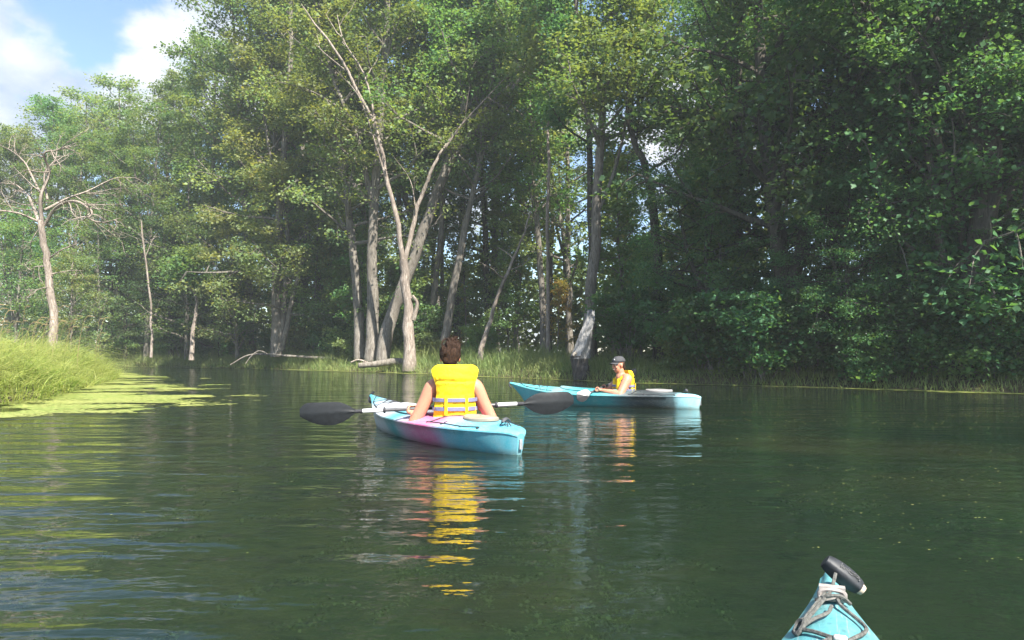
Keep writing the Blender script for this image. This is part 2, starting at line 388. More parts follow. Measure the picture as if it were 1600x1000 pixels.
def tree_subs(rng, B, limb, ll, rr, subs, twigs, droop, tips, tdir, leafy):
    n = len(limb) - 1
    for s in range(subs):
        f = .22 + .78 * (s + rng.random()) / subs; x = f * n; i = min(int(x), n - 1); p = limb[i] + (limb[i + 1] - limb[i]) * (x - i)
        a = unit(limb[i + 1] - limb[i]); d = unit(a * .75 + rng.normal(0, .62, 3) + np.array([0, 0, -.1 - droop]))
        sl = ll * rng.uniform(.22, .45) * (1.15 - .5 * f); sub = grow_path(rng, p, d, sl, 4, .16, .02 - droop * .3)
        B.tube(sub, np.linspace(max(.007, rr * .35), .005, 5), 4, False)
        for q in range(twigs):
            g = rng.uniform(.3, 1) * 4; i2 = min(int(g), 3); p2 = sub[i2] + (sub[i2 + 1] - sub[i2]) * (g - i2)
            d2 = unit(unit(sub[-1] - sub[0]) * .6 + rng.normal(0, .6, 3) + np.array([0, 0, -droop])); l2 = sl * rng.uniform(.25, .5)
            e2 = p2 + d2 * l2
            if not leafy or rng.random() < .45: B.tube([p2, (p2 + e2) / 2 + rng.normal(0, .03, 3), e2], [.006, .005, .003], 3, False)
            tips.append(p2 * .35 + e2 * .65); tdir.append(d2)
def plant(name, meshes, bark, loc, rotz=0, scale=1.0, label=None, cat='tree', group=None, sz=None):
    o = thing(name, label, cat, loc, rotz, group); o.scale = (scale, scale, sz if sz else scale)
    obj('trunk', meshes[0], bark, o)
    if meshes[1] is not None: obj('crown', meshes[1], None, o)
    return o
MANY = []
def many(name, src, bark, x, y, rot, sc, word, cat, group, sz=None):
    o = plant(name, src, bark, (x, y, float(ground_z(np.array([x]), np.array([y]))[0])), rot, sc, word, cat, group, sz)
    MANY.append((o, word, 800 + x / y * F, y)); return o
MARKS = ((15, 'the far left edge'), (84, 'the bare dead tree at left'), (236, 'the slim bare pole tree'), (300, 'the short pale thin trunk'), (436, 'the splayed grey trunks'), (575, 'the trio of grey trunks'), (640, 'the forked dead tree'),
         (700, "the near paddler's head"), (770, 'the slanting crooked stem'), (857, 'the thin straight pale trunk'), (910, 'the broken stump'), (1030, 'the dark curving trunk'), (1095, 'the far kayak stern'), (1226, 'the broad dark forked trunk'),
         (1330, 'the drooping maple'), (1490, 'the knotted tree'), (1590, 'the right edge'))
ORD = ('nearest', 'second nearest', 'third nearest', 'fourth nearest', 'fifth nearest', 'sixth nearest', 'seventh nearest', 'eighth nearest', 'ninth nearest')
def name_many():
    by = {}
    for o, word, px, y in MANY:
        mx, ph = min(MARKS, key=lambda m: abs(m[0] - px)); by.setdefault(word + (' just left of ' if px < mx else ' just right of ') + ph, []).append((y, o))
    for lab, l in by.items():
        l.sort(key=lambda t: t[0])
        for i, (y, o) in enumerate(l): o['label'] = lab if len(l) == 1 else lab + ', ' + ORD[min(i, 8)]
def local(px, py, d, base): q = P(px, py, d); return q - base
def on_ground(px, d):
    x = (px - 800) / F * d; return Vector((x, d, float(ground_z(np.array([x]), np.array([d]))[0])))
def px_stem(base, d, pts, dz=0.0, seed=0):
    """photo points of a trunk at depth d -> points from the tree's base; the line also sways in depth"""
    r = random.Random(seed); out = []
    for i, (x, y) in enumerate(pts):
        q = local(x, y, d, base); q.y += dz * i / max(1, len(pts) - 1) + (r.uniform(-.15, .15) if i else 0); out.append(q)
    return out

# --- generic kinds, shared by the many trees of the wood
def straight(rng, H, lean=.5, n=6):
    pts = [np.zeros(3)]; d = np.array([rng.normal(0, .05) * lean, rng.normal(0, .05) * lean, 1])
    for i in range(n): d = unit(d + rng.normal(0, .05, 3) * lean); d[2] = abs(d[2]); pts.append(pts[-1] + d * H / n)
    return [Vector(p) for p in pts]
def variant(name, seed, H, r0, leaf, fork=False, **k):
    rng = np.random.default_rng(seed + 500); st = [(straight(rng, H), r0, .03)]
    if fork:
        b0 = st[0][0][2]; a = rng.uniform(0, 6.28); st[0] = (st[0][0], r0, .03)
        st.append(([b0, b0 + Vector((math.cos(a) * .9, math.sin(a) * .9, H * .2)), b0 + Vector((math.cos(a) * 1.6, math.sin(a) * 1.6, H * .42)), b0 + Vector((math.cos(a) * 1.9, math.sin(a) * 1.9, H * .6))], r0 * .7, .03))
    return make_tree(name, seed, st, leaf, **k)
full = lambda r: 1.15 * math.sin(math.pi * min(1, .22 + .72 * r)) ** .8
TALL = [variant('tall_a', 1, 18, .22, LEAF_BANK, True, n_limb=36, f0=.30, limb_len=3.4, per=27, size=.125, spread=.29, len_fn=full),
        variant('tall_b', 2, 19, .20, LEAF_BANK, False, n_limb=34, f0=.36, limb_len=3.2, per=27, size=.125, spread=.29, len_fn=full),
        variant('tall_c', 3, 17, .18, LEAF_PALE, True, n_limb=34, f0=.22, limb_len=3.5, per=27, size=.125, spread=.29, len_fn=full)]
FULL = [variant('full_a', 4, 13, .17, LEAF_BANK, True, n_limb=38, f0=.10, limb_len=3.6, per=14, size=.15, len_fn=full, droop=.15),
        variant('full_b', 5, 12, .16, LEAF_PALE, False, n_limb=36, f0=.08, limb_len=3.4, per=14, size=.15, len_fn=full, droop=.15)]
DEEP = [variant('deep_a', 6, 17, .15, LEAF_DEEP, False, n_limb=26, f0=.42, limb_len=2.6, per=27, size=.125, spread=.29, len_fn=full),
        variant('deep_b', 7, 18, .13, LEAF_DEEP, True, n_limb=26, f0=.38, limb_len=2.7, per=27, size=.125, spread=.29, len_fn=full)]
SAPL = [variant('sapling_a', 8, 6.5, .05, LEAF_BANK, False, n_limb=16, f0=.14, limb_len=1.5, per=16, size=.13, spread=.26, subs=5, twigs=3, sides=6),
        variant('sapling_b', 9, 7.5, .045, LEAF_PALE, False, n_limb=15, f0=.25, limb_len=1.4, per=16, size=.13, spread=.26, subs=5, twigs=3, sides=6),
        variant('sapling_c', 10, 5.0, .04, LEAF_YEL, False, n_limb=12, f0=.2, limb_len=1.2, per=14, size=.12, spread=.24, subs=4, twigs=3, sides=6)]
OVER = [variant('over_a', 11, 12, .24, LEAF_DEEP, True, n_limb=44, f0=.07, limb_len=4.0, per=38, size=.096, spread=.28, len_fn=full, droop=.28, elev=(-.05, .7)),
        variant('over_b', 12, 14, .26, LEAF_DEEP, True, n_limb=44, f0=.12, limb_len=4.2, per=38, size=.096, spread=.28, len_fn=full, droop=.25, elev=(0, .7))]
def bush(name, seed, leaf, R=.9, H=1.5, n=9):
    rng = np.random.default_rng(seed); st = []
    for i in range(n):
        a = rng.uniform(0, 6.28); q = rng.uniform(.3, 1) * R; st.append(([Vector((math.cos(a) * .08, math.sin(a) * .08, 0)), Vector((math.cos(a) * q * .5, math.sin(a) * q * .5, H * .5)), Vector((math.cos(a) * q, math.sin(a) * q, H * rng.uniform(.7, 1)))], .018, .006))
    return make_tree(name, seed, st, leaf, n_limb=40, f0=.25, limb_len=.55, per=18, size=.085, spread=.16, subs=3, twigs=3, sides=4)
BUSH = [bush('bush_a', 21, LEAF_BANK), bush('bush_b', 22, LEAF_PALE, 1.1, 1.3), bush('bush_c', 23, LEAF_DEEP, 1.2, 2.0, 11)]

def leafy(name, kind, i, bark, px, d, top, label, group=None, rot=None, s_xy=None):
    """a tree of a shared kind whose top the photo shows at row `top`"""
    rng = random.Random(int(px * 7 + d * 13)); base = on_ground(px, d); H = {'T': (18, 19, 17), 'F': (13, 12), 'D': (17, 18), 'S': (6.5, 7.5, 5.0), 'O': (12, 14)}[kind][i]
    h = CAM_H + (HOR - top) / F * d - base.z; s = h / (H + .6)
    src = {'T': TALL, 'F': FULL, 'D': DEEP, 'S': SAPL, 'O': OVER}[kind][i]
    return plant(name, src, bark, base, rot if rot is not None else rng.uniform(0, 6.28), (s_xy or s), label, 'tree', group, s)

# --- the single trees one can point at
def special(name, label, d, stems, bark, base_px, leaf=None, cat='tree', **k):
    base = on_ground(base_px, d); ss = [(px_stem(base, d, pts, k.get('dz', 0), i), r0, r1) for i, (pts, r0, r1) in enumerate(stems)]
    lb = [(px_stem(base, d, pts, dz, 7 + i), r0, r1, ns) for i, (pts, r0, r1, ns, dz) in enumerate(k.pop('limbs', ()))]; k.pop('dz', None)
    return plant(name, make_tree(name, int(base_px), ss, leaf, limbs=lb, **k), bark, base, label=label, cat=cat)

special('dead_tree', 'bare dead tree with pinkish grey trunk and crooked limbs behind the reeds at far left', 23,
        [([(84, 545), (80, 490), (73, 425), (68, 375), (65, 345)], .135, .085)], BARK_PALE, 84, n_limb=0,
        limbs=[([(65, 350), (52, 338), (36, 312), (15, 292), (-10, 276)], 0.066, 0.014, 10, 1.0), ([(66, 352), (70, 310), (80, 272), (84, 246), (104, 240), (128, 232)], 0.066, 0.010, 10, -.6),
               ([(70, 352), (90, 330), (115, 320), (142, 322), (160, 336), (168, 350), (188, 357), (216, 351)], 0.058, 0.013, 19, -1.2), ([(70, 328), (94, 306), (118, 291), (150, 266), (178, 262)], 0.047, 0.008, 10, 1.4),
               ([(60, 346), (35, 335), (0, 333), (-30, 328)], 0.043, 0.010, 9, -.9), ([(62, 300), (46, 272), (30, 250), (8, 232), (-12, 222)], 0.039, 0.008, 9, .4),
               ([(74, 312), (62, 270), (66, 240), (60, 212)], 0.039, 0.007, 9, .9), ([(79, 402), (108, 393), (136, 383)], 0.031, 0.010, 6, -.5), ([(80, 428), (100, 420), (118, 421)], 0.023, 0.007, 4, .6),
               ([(74, 416), (52, 416), (36, 420), (22, 408)], 0.023, 0.006, 7, .5), ([(76, 448), (62, 455), (50, 470)], 0.023, 0.006, 7, -.4), ([(64, 352), (46, 380), (42, 398)], 0.017, 0.004, 4, .3)],
        twigs=5, sides=10)
special('dead_tree', 'pale forked dead tree with two bare stems, standing nearest the water left of centre', 26.8,
        [([(640, 566), (638, 500), (633, 445), (630, 405)], .225, .15), ([(631, 415), (621, 345), (602, 275), (588, 205), (562, 150), (528, 85), (495, 40), (470, 5)], .105, .015),
         ([(632, 410), (645, 352), (656, 310), (674, 270), (692, 235), (714, 205)], .10, .03)], BARK_PALE, 640, n_limb=0, sides=11,
        limbs=[([(590, 210), (570, 120), (535, 60), (520, 10)], .06, .012, 4, .6), ([(605, 285), (570, 170), (545, 130)], .04, .01, 3, -.4), ([(540, 110), (500, 75), (495, 60)], .03, .008, 3, .4),
               ([(690, 240), (720, 200), (760, 160), (800, 120)], .05, .01, 4, -.6), ([(650, 330), (640, 280), (612, 240)], .025, .008, 2, .3), ([(646, 500), (652, 475), (645, 462)], .10, .05, 0, -.1)], twigs=2)
special('leaning_tree', 'thick grey trunk leaning far to the right behind the forked dead tree', 28.4,
        [([(598, 552), (612, 492), (640, 420), (668, 340), (700, 255), (722, 180), (735, 110), (748, 40), (768, -60)], .275, .055),
         ([(700, 255), (745, 200), (800, 140), (850, 60), (890, -30)], .13, .03)], BARK, 598, LEAF_BANK, n_limb=34, f0=.52, limb_len=3.4, per=21, size=.122, spread=.29, sides=11)
special('maple_tree', 'straight thick grey trunk in the middle of the trio left of the forked dead tree', 29,
        [([(581, 551), (582, 470), (580, 400), (588, 270), (598, 150), (606, 20), (610, -90)], .27, .06), ([(584, 330), (560, 220), (520, 120), (490, 0)], .13, .03)], BARK, 581, LEAF_BANK, n_limb=36, f0=.42, limb_len=3.6, per=22, size=.122, spread=.29, sides=11)
special('maple_tree', 'leftmost slim grey trunk of the trio left of the forked dead tree', 29.8,
        [([(563, 548), (558, 470), (552, 400), (545, 330), (530, 200), (520, 60), (515, -60)], .23, .05)], BARK, 563, LEAF_PALE, n_limb=34, f0=.38, limb_len=3.6, per=22, size=.122, spread=.29, sides=10)
special('maple_tree', 'several grey trunks splaying from one base among bright maple foliage', 33.5,
        [([(432, 546), (430, 470), (432, 400), (440, 290), (452, 150), (455, 10), (455, -70)], .24, .05), ([(440, 547), (455, 480), (472, 400), (482, 310), (500, 200)], .13, .04), ([(436, 548), (444, 460), (447, 350), (425, 250), (405, 120)], .15, .04)],
        BARK, 436, LEAF_PALE, n_limb=54, f0=.18, limb_len=3.8, per=27, size=.125, spread=.29, sides=9, droop=.1)
special('bare_pole_tree', 'slim pale bare pole tree with no crown before the dark wood at left', 36.5,
        [([(236, 548), (235, 500), (231, 440), (226, 390), (222, 345)], .065, .03)], BARK_PALE, 236, n_limb=0, sides=8, limbs=[([(228, 400), (236, 376), (242, 368)], .02, .008, 2, .3)])
special('young_birch', 'short pale thin trunk in undergrowth between the bare pole and the splayed maple', 35.5,
        [([(299, 552), (302, 505), (306, 470), (300, 440), (296, 400)], .11, .03)], BARK_PALE, 299, LEAF_BANK, n_limb=12, f0=.6, limb_len=1.6, per=14, size=.15, sides=8)
special('leaning_tree', 'mottled trunk tilting right, behind and above the head of the near paddler', 28.6,
        [([(694, 540), (700, 500), (712, 430), (728, 350), (742, 290), (760, 200), (775, 90), (780, -40)], .19, .04)], BARK, 694, LEAF_BANK, n_limb=30, f0=.5, limb_len=3.0, per=22, size=.118, spread=.29, sides=10)
special('maple_tree', 'dark upright trunk just left of the mottled tilting one', 30.5,
        [([(672, 540), (676, 470), (690, 350), (694, 200), (690, 60), (690, -80)], .16, .04)], BARK, 672, LEAF_BANK, n_limb=30, f0=.45, limb_len=3.0, per=22, size=.122, spread=.29, sides=9)
special('bare_sapling', 'thin crooked grey stem slanting right over the bank right of the near paddler', 25,
        [([(750, 556), (760, 520), (775, 470), (795, 420), (812, 385), (830, 330)], .10, .02)], BARK_PALE, 750, n_limb=6, f0=.5, limb_len=1.3, subs=3, twigs=2, sides=7)
special('slim_tree', 'very thin straight pale trunk rising alone right of centre', 25.5,
        [([(857, 556), (856, 450), (856, 330), (857, 220), (860, 120), (862, 20)], .075, .03)], BARK_PALE, 857, LEAF_PALE, n_limb=16, f0=.7, limb_len=1.8, per=16, size=.14, sides=7)
special('maple_tree', 'tall grey trunk rising directly behind the broken grey stump', 21.5,
        [([(918, 562), (922, 500), (928, 400), (934, 290), (938, 210), (948, 100), (960, -40)], .20, .06), ([(934, 330), (955, 280), (975, 215), (990, 120), (1000, 20)], .07, .02)], BARK, 918, LEAF_BANK, n_limb=26, f0=.6, limb_len=2.6, per=21, size=.11, spread=.28, sides=10)
special('curved_tree', 'dark trunk curving left as it rises beside the bright sky gap', 20.5,
        [([(1032, 575), (1030, 480), (1028, 400), (1018, 310), (1004, 250), (990, 220), (984, 150), (975, 60)], .17, .04), ([(1010, 270), (1035, 255), (1060, 235), (1085, 190)], .05, .015)], BARK_DARK, 1032, LEAF_BANK, n_limb=11, f0=.66, limb_len=2.0, per=21, size=.105, spread=.27, sides=9)
special('maple_tree', 'broad dark forked trunk half hidden by drooping leaves at right centre', 17.5,
        [([(1222, 592), (1226, 520), (1228, 450), (1215, 370), (1200, 250), (1190, 120), (1180, -20), (1175, -120)], .28, .07), ([(1228, 460), (1250, 390), (1270, 300), (1300, 190), (1350, 60), (1390, -60)], .19, .05)],
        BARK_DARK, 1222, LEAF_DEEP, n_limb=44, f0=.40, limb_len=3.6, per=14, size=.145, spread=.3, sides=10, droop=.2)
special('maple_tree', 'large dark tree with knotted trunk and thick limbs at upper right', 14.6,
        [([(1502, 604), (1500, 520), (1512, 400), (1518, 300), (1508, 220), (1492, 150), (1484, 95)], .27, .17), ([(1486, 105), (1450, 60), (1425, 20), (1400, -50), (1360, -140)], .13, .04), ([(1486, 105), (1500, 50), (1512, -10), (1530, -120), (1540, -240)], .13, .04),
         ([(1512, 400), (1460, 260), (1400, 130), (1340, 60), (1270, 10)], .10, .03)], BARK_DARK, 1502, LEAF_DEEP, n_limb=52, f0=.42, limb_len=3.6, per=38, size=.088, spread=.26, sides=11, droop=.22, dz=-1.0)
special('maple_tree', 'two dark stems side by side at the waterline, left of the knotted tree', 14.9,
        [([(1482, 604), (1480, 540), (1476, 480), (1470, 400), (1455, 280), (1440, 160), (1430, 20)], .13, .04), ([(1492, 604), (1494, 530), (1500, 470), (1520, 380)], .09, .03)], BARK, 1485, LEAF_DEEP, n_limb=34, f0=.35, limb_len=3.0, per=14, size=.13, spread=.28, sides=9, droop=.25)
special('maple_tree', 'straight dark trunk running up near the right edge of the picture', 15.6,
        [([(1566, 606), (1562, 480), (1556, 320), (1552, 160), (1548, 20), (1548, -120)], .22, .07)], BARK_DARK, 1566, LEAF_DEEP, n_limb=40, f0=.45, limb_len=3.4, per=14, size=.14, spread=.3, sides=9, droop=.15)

# --- leafy trees of shared kinds along the bank, each with its own place
bank_trees = [
    ('T', 2, BARK, 10, 47, 196, 'rounded hazy tree at the far left edge of the treeline'),
    ('T', 0, BARK, 75, 49, 160, 'second lowest tree top on the left skyline, above the dead tree'),
    ('T', 2, BARK, 140, 50, 150, 'yellowish tree top on the left skyline under the clouds'),
    ('T', 2, BARK, 196, 47, 128, 'pale brownish feathery tree below the gap in the clouds'),
    ('T', 1, BARK, 252, 46, 112, 'dense green tree ending the low left skyline before the tall trees'),
    ('F', 0, BARK, 160, 41, 330, 'low bushy tree in shade between dead tree and bare pole'),
    ('F', 1, BARK, 110, 36, 400, 'short leafy tree directly right of the dead trunk at far left'),
    ('F', 0, BARK, 20, 36, 330, 'dense leafy tree behind the dead limbs at the left edge'),
    ('T', 0, BARK, 392, 38.5, -40, 'tallest left tree, its edge cutting into the clouds'),
    ('F', 0, BARK, 292, 40, 270, 'dark rounded maple behind the short pale thin trunk'),
    ('T', 1, BARK, 440, 37, -70, 'tall dense maple next to the one that cuts into the clouds'),
    ('F', 1, BARK, 372, 36.8, 330, 'bright low maple leaning over the far bank grass, left of splayed trunks'),
    ('F', 0, BARK, 505, 35.8, 300, 'leafy maple filling the space between splayed trunks and the trio'),
    ('T', 2, BARK, 480, 36, -60, 'tall airy tree with fine upper branches above the splayed trunks'),
    ('T', 0, BARK, 640, 34, -60, 'tall tree behind the forked dead tree, sky showing through its top'),
    ('T', 2, BARK, 765, 32, -50, 'tall light crowned tree above and right of the near paddler'),
    ('T', 1, BARK, 850, 29, -30, 'tall thin crowned tree in the sunny gap right of centre'),
    ('T', 2, BARK, 890, 30, 30, 'light tree crown left of the bright sky gap'),
    ('T', 1, BARK, 42, 44, 215, 'green crown between the far left edge tree and the dead tree'),
    ('T', 0, BARK, 112, 45, 205, 'dense crown just right of the dead tree top'),
    ('T', 1, BARK, 178, 43, 200, 'dark crown above the top of the bare pole tree'),
    ('T', 0, BARK, 228, 41.5, 170, 'full green crown right above the bare pole tree'),
    ('T', 1, BARK, 318, 43, 70, 'tall crown at the step where the skyline rises steeply'),
    ('O', 0, BARK_DARK, 66, 42, 380, 'low dark tree behind the dead trunk'),
    ('O', 0, BARK_DARK, 196, 42, 355, 'low dark tree left of the bare pole'),
    ('O', 1, BARK_DARK, 268, 41, 330, 'low dark tree right of the bare pole'),
    ('O', 0, BARK_DARK, 345, 39, 330, 'low dark tree in shade right of the short pale trunk'),
    ('O', 1, BARK_DARK, 470, 38, 280, 'low dark tree behind the splayed trunks'),
    ('O', 0, BARK_DARK, 1105, 18.8, 250, 'dark low maple hanging over the bank behind the far kayak stern'),
    ('O', 1, BARK_DARK, 1160, 20.5, -60, 'tall dark maple right of the bright sky gap'),
    ('O', 0, BARK_DARK, 1325, 15.6, 265, 'drooping maple whose leaves nearly reach the water at right'),
    ('O', 1, BARK_DARK, 1300, 18.5, -90, 'high dark maple crown behind the drooping leaves at right'),
    ('O', 0, BARK_DARK, 1420, 15.8, 120, 'dark maple mass left of the knotted tree'),
    ('O', 1, BARK_DARK, 1400, 19.0, -160, 'dark crown overhead between the two forked right trees'),
    ('O', 0, BARK_DARK, 1600, 14.6, 200, 'leafy maple cut by the right edge of the picture'),
    ('O', 1, BARK_DARK, 1660, 15.5, -260, 'tall dark maple leaning in from beyond the right edge'),
    ('O', 1, BARK_DARK, 1520, 18.5, -180, 'dark crown behind the knotted tree at upper right')]
for kd, i, bk, px, d, top, lab in bank_trees: leafy('maple_tree' if kd != 'T' else 'bank_tree', kd, i, bk, px, d, top, lab)

# --- the deeper wood: trunks nothing tells apart
KEEP = ((236, 36.5), (299, 35.5), (436, 33.5), (563, 29.8), (581, 29), (598, 28.4), (640, 26.8), (694, 28.6), (750, 25), (775, 25), (857, 25.5), (920, 21.5), (930, 21.5), (1030, 20.5), (1015, 20.5), (1226, 17.5))
clear = lambda px, y, w=24: not any(abs(px - a) < w * 25 / y and y < d_ + .5 for a, d_ in KEEP)
rng = random.Random(5); n = 0; placed = []
while n < 42:
    x = rng.uniform(-26, 20); y = rng.uniform(16, 56); s = float(land(np.array([x]), np.array([y]))[0]); sb = float(side(BANK, np.array([x]), np.array([y]), False)[0])
    if sb < 3.0 or sb > 15 or any((x - a) ** 2 + (y - c) ** 2 < 1.5 for a, c in placed): continue
    px = 800 + x / y * F
    if not -60 < px < 1680 or (965 < px < 1055 and y < 34): continue
    placed.append((x, y)); n += 1; i = rng.randrange(2); sc_ = rng.uniform(.8, 1.1) if px > 300 else rng.uniform(.62, .75)
    if 930 < px < 1100: sc_ *= .62
    src = DEEP[i] if (px > 560 or rng.random() < .5) else TALL[rng.randrange(3)]
    bk = BARK if rng.random() < .6 else BARK_DARK
    many('woodland_tree', src, bk, x, y, rng.uniform(0, 6.28), sc_ * rng.uniform(.85, 1.1), 'slim tree deep in the wood', 'tree', 'trees of the deeper wood', sc_)
n = 0
while n < 64:
    t = rng.uniform(-24, 13); y0 = np.interp(t, BANK[::-1, 0], BANK[::-1, 1]); y = y0 + rng.uniform(1.0, 10); x = t; sb = float(side(BANK, np.array([x]), np.array([y]), False)[0]); px = 800 + x / y * F
    if sb < .9 or not -30 < px < 1640 or not clear(px, y, 34): continue
    n += 1; i = rng.choice((0, 0, 1, 1, 2)) if 600 < px < 1060 else rng.choice((0, 0, 1)); sc_ = rng.uniform(.55, 1.1)
    many('sapling', SAPL[i], BARK, x, y, rng.uniform(0, 6.28), sc_, ('green leafy', 'pale leafy', 'yellowing')[i] + ' sapling', 'sapling', 'saplings under the bank trees')
n = 0
while n < 60:
    x = rng.uniform(-24, 11.5); y0 = np.interp(x, BANK[::-1, 0], BANK[::-1, 1]); y = y0 + rng.uniform(1.2, 5); sb = float(side(BANK, np.array([x]), np.array([y]), False)[0]); px = 800 + x / y * F
    if sb < 1.2 or not -30 < px < 1640 or not clear(px, y): continue
    n += 1; i = 2 if px > 950 else rng.randrange(3)
    many('shrub', BUSH[i], BARK, x, y, rng.uniform(0, 6.28), rng.uniform(.7, 1.35), ('green', 'pale low', 'dark tall')[i] + ' shrub on the bank', 'shrub', 'shrubs along the bank')
for j in range(22):
    px = 1075 + j * 25 + rng.uniform(-9, 9); yb = min((y_ for y_ in np.arange(11, 24, .1) if side(BANK, np.array([(px - 800) / F * y_]), np.array([y_]), False)[0] > .25), default=15); y = yb + rng.uniform(.1, .9)
    many('shrub', BUSH[2 if j % 3 else 0], BARK, (px - 800) / F * y, y, rng.uniform(0, 6.28), rng.uniform(.75, 1.25), ('dark tall' if j % 3 else 'green') + ' shrub overhanging the water', 'shrub', 'shrubs along the bank').location.z -= .38
name_many()
# the wood goes on along the right bank beyond the picture and shades it
BEYOND = ('nearer the picture', 'farther from the picture')
for bi, (x, y, i, sc_) in enumerate(((14.0, 9.0, 1, .95), (16.5, 3.5, 1, .95))):
    plant('bank_tree', TALL[i], BARK, (x, y, float(ground_z(np.array([x]), np.array([y]))[0])), x * 7 % 6.28, sc_, 'tall bank tree beyond the right edge, ' + BEYOND[bi], 'tree', 'bank trees beyond the right edge')
# the far wood reads as one mass of leaves behind the trunks
r_ = np.random.default_rng(77); nn_ = 20000; tx = r_.uniform(-60, 40, nn_); off = r_.uniform(16, 26, nn_)
ty = np.interp(tx, BANK[::-1, 0], BANK[::-1, 1]) + off * 1.35; hh = 6.0 + 7.5 * vnoise(tx * .25, off * 0 + 3, 9) * (1 - .1 * np.exp(-((tx - 5.0) / 3.0) ** 2)); tz = r_.random(nn_) ** 1.15 * hh
v, f = leaf_mesh(r_, np.stack([tx, ty, tz + .3], 1), r_.normal(0, 1, (nn_, 3)), 7, .34, .55, .6)
me = mesh_np('far_wood', v, f); tag(obj('far_wood', me, LEAF_BANK), 'dim mass of leaves deep in the wood behind all the trunks', 'woodland', kind='stuff')

# --- grass and reeds
def blades(rng, x, y, z, h, w, lean, segs=4, lean_dir=None):
    n = len(x); a = rng.uniform(0, 6.28, n) if lean_dir is None else lean_dir + rng.normal(0, .9, n); ld = np.stack([np.cos(a), np.sin(a), 0 * a], 1)
    wa = a + math.pi / 2 + rng.normal(0, .5, n); wd = np.stack([np.cos(wa), np.sin(wa), 0 * a], 1); k = lean * rng.uniform(.3, 1.5, n); pts = []
    for s in range(segs + 1):
        t = s / segs; bend = k * t ** 2.2; c = np.stack([x, y, z], 1) + ld * (h * bend)[:, None]; c[:, 2] += h * (t - .42 * np.clip(k, 0, 1.6) * t ** 3)
        ww = (w * (1 - t) ** .7 * (.6 + .8 * min(1, t * 3)) / 1.4)[:, None] * .5
        pts += [c - wd * ww, c + wd * ww]
    v = np.stack(pts, 1).reshape(-1, 3); i = np.arange(n)[:, None, None] * (2 * (segs + 1)); s = np.arange(segs)[None, :, None] * 2
    return v, (i + s + np.array([0, 1, 3, 2])[None, None]).reshape(-1, 4)
GRASS_LIT = m_grass('reed grass', (.17, .28, .045), (.33, .42, .085), (.50, .50, .17), .48)
GRASS_FAR = m_grass('bank grass', (.14, .22, .06), (.21, .30, .09), (.30, .33, .12), .45)
gr = np.random.default_rng(31)
def scatter(n, x0, x1, y0, y1, keep):
    xs, ys = [], []
    while sum(map(len, xs)) < n:
        x = gr.uniform(x0, x1, n * 2); y = gr.uniform(y0, y1, n * 2); m = keep(x, y); xs.append(x[m]); ys.append(y[m])
    return np.concatenate(xs)[:n], np.concatenate(ys)[:n]
def left_keep(x, y):
    s = side(LEFT, x, y, True); return (s > -.15) & (s < 5.0) & (x / y * F + 800 > -140) & (gr.random(len(x)) < np.exp(-np.clip(s, 0, 9) * .25))
x, y = scatter(15000, -24, -6.5, 7.5, 30, left_keep); s = side(LEFT, x, y, True)
h = (.45 + .75 * np.clip(s / 2.2, 0, 1)) * gr.uniform(.55, 1.2, len(x)) * (.75 + .5 * vnoise(x * .8, y * .8, 5)); h *= np.interp(y, [8, 12, 21, 30], [1.0, 1.05, 1.05, 1.0]) * np.where(gr.random(len(x)) < .12, 1.35, 1)
v, f = blades(gr, x, y, ground_z(x, y) - .03, h, gr.uniform(.014, .030, len(x)), 1.35, 6, -.35)
tag(obj('reed_grass', mesh_np('reed_grass', v, f), GRASS_LIT), 'tall bright green reed grass arching over the left bank', 'grass', kind='stuff')
# flowering stalks that stand out above the reeds
STRAW = m_grass('straw stalks', (.26, .20, .10), (.34, .25, .13), (.40, .31, .16), .3)
b = MB(); x, y = scatter(48, -24, -6.5, 8, 27, lambda x, y: (side(LEFT, x, y, True) > .3) & (side(LEFT, x, y, True) < 3.2) & (x / y * F + 800 > -60))
for i in range(len(x)):
    a = gr.uniform(-.7, .9); H = gr.uniform(1.15, 1.65); z0 = float(ground_z(np.array([x[i]]), np.array([y[i]]))[0]); q = curve_pts([(x[i], y[i], z0), (x[i] + .06 * math.cos(a), y[i] + .03, z0 + H * .6), (x[i] + .22 * math.cos(a), y[i] + .1 * math.sin(a), z0 + H), (x[i] + .45 * math.cos(a), y[i] + .2 * math.sin(a), z0 + H * 1.02)], 9)
    b.tube(q, [.004, .004, .004, .003, .003, .006, .010, .009, .003], 4)
tag(b.build('seed_stalks', STRAW), 'straw coloured seed stalks nodding above the left reeds', 'grass', kind='stuff')
def far_keep(x, y):
    s = side(BANK, x, y, False); return (s > -.12) & (s < 4.0) & (abs(x / y * F) < 860) & (gr.random(len(x)) < np.exp(-np.clip(s, 0, 9) * .4))
x, y = scatter(42000, -34, 14, 11, 47, far_keep); s = side(BANK, x, y, False)
h = (.40 + .5 * np.clip(s / 1.5, 0, 1)) * gr.uniform(.5, 1.25, len(x)) * (.7 + .6 * vnoise(x * .6, y * .6, 8)) * np.interp(x, [0, 4], [1, .55]) * np.where(gr.random(len(x)) < .06, 1.5, 1)
v, f = blades(gr, x, y, ground_z(x, y) - .03, h, gr.uniform(.014, .026, len(x)), .7, 3)
tag(obj('bank_grass', mesh_np('bank_grass', v, f), GRASS_FAR), 'rough green grass fringing the far bank along the water', 'grass', kind='stuff')

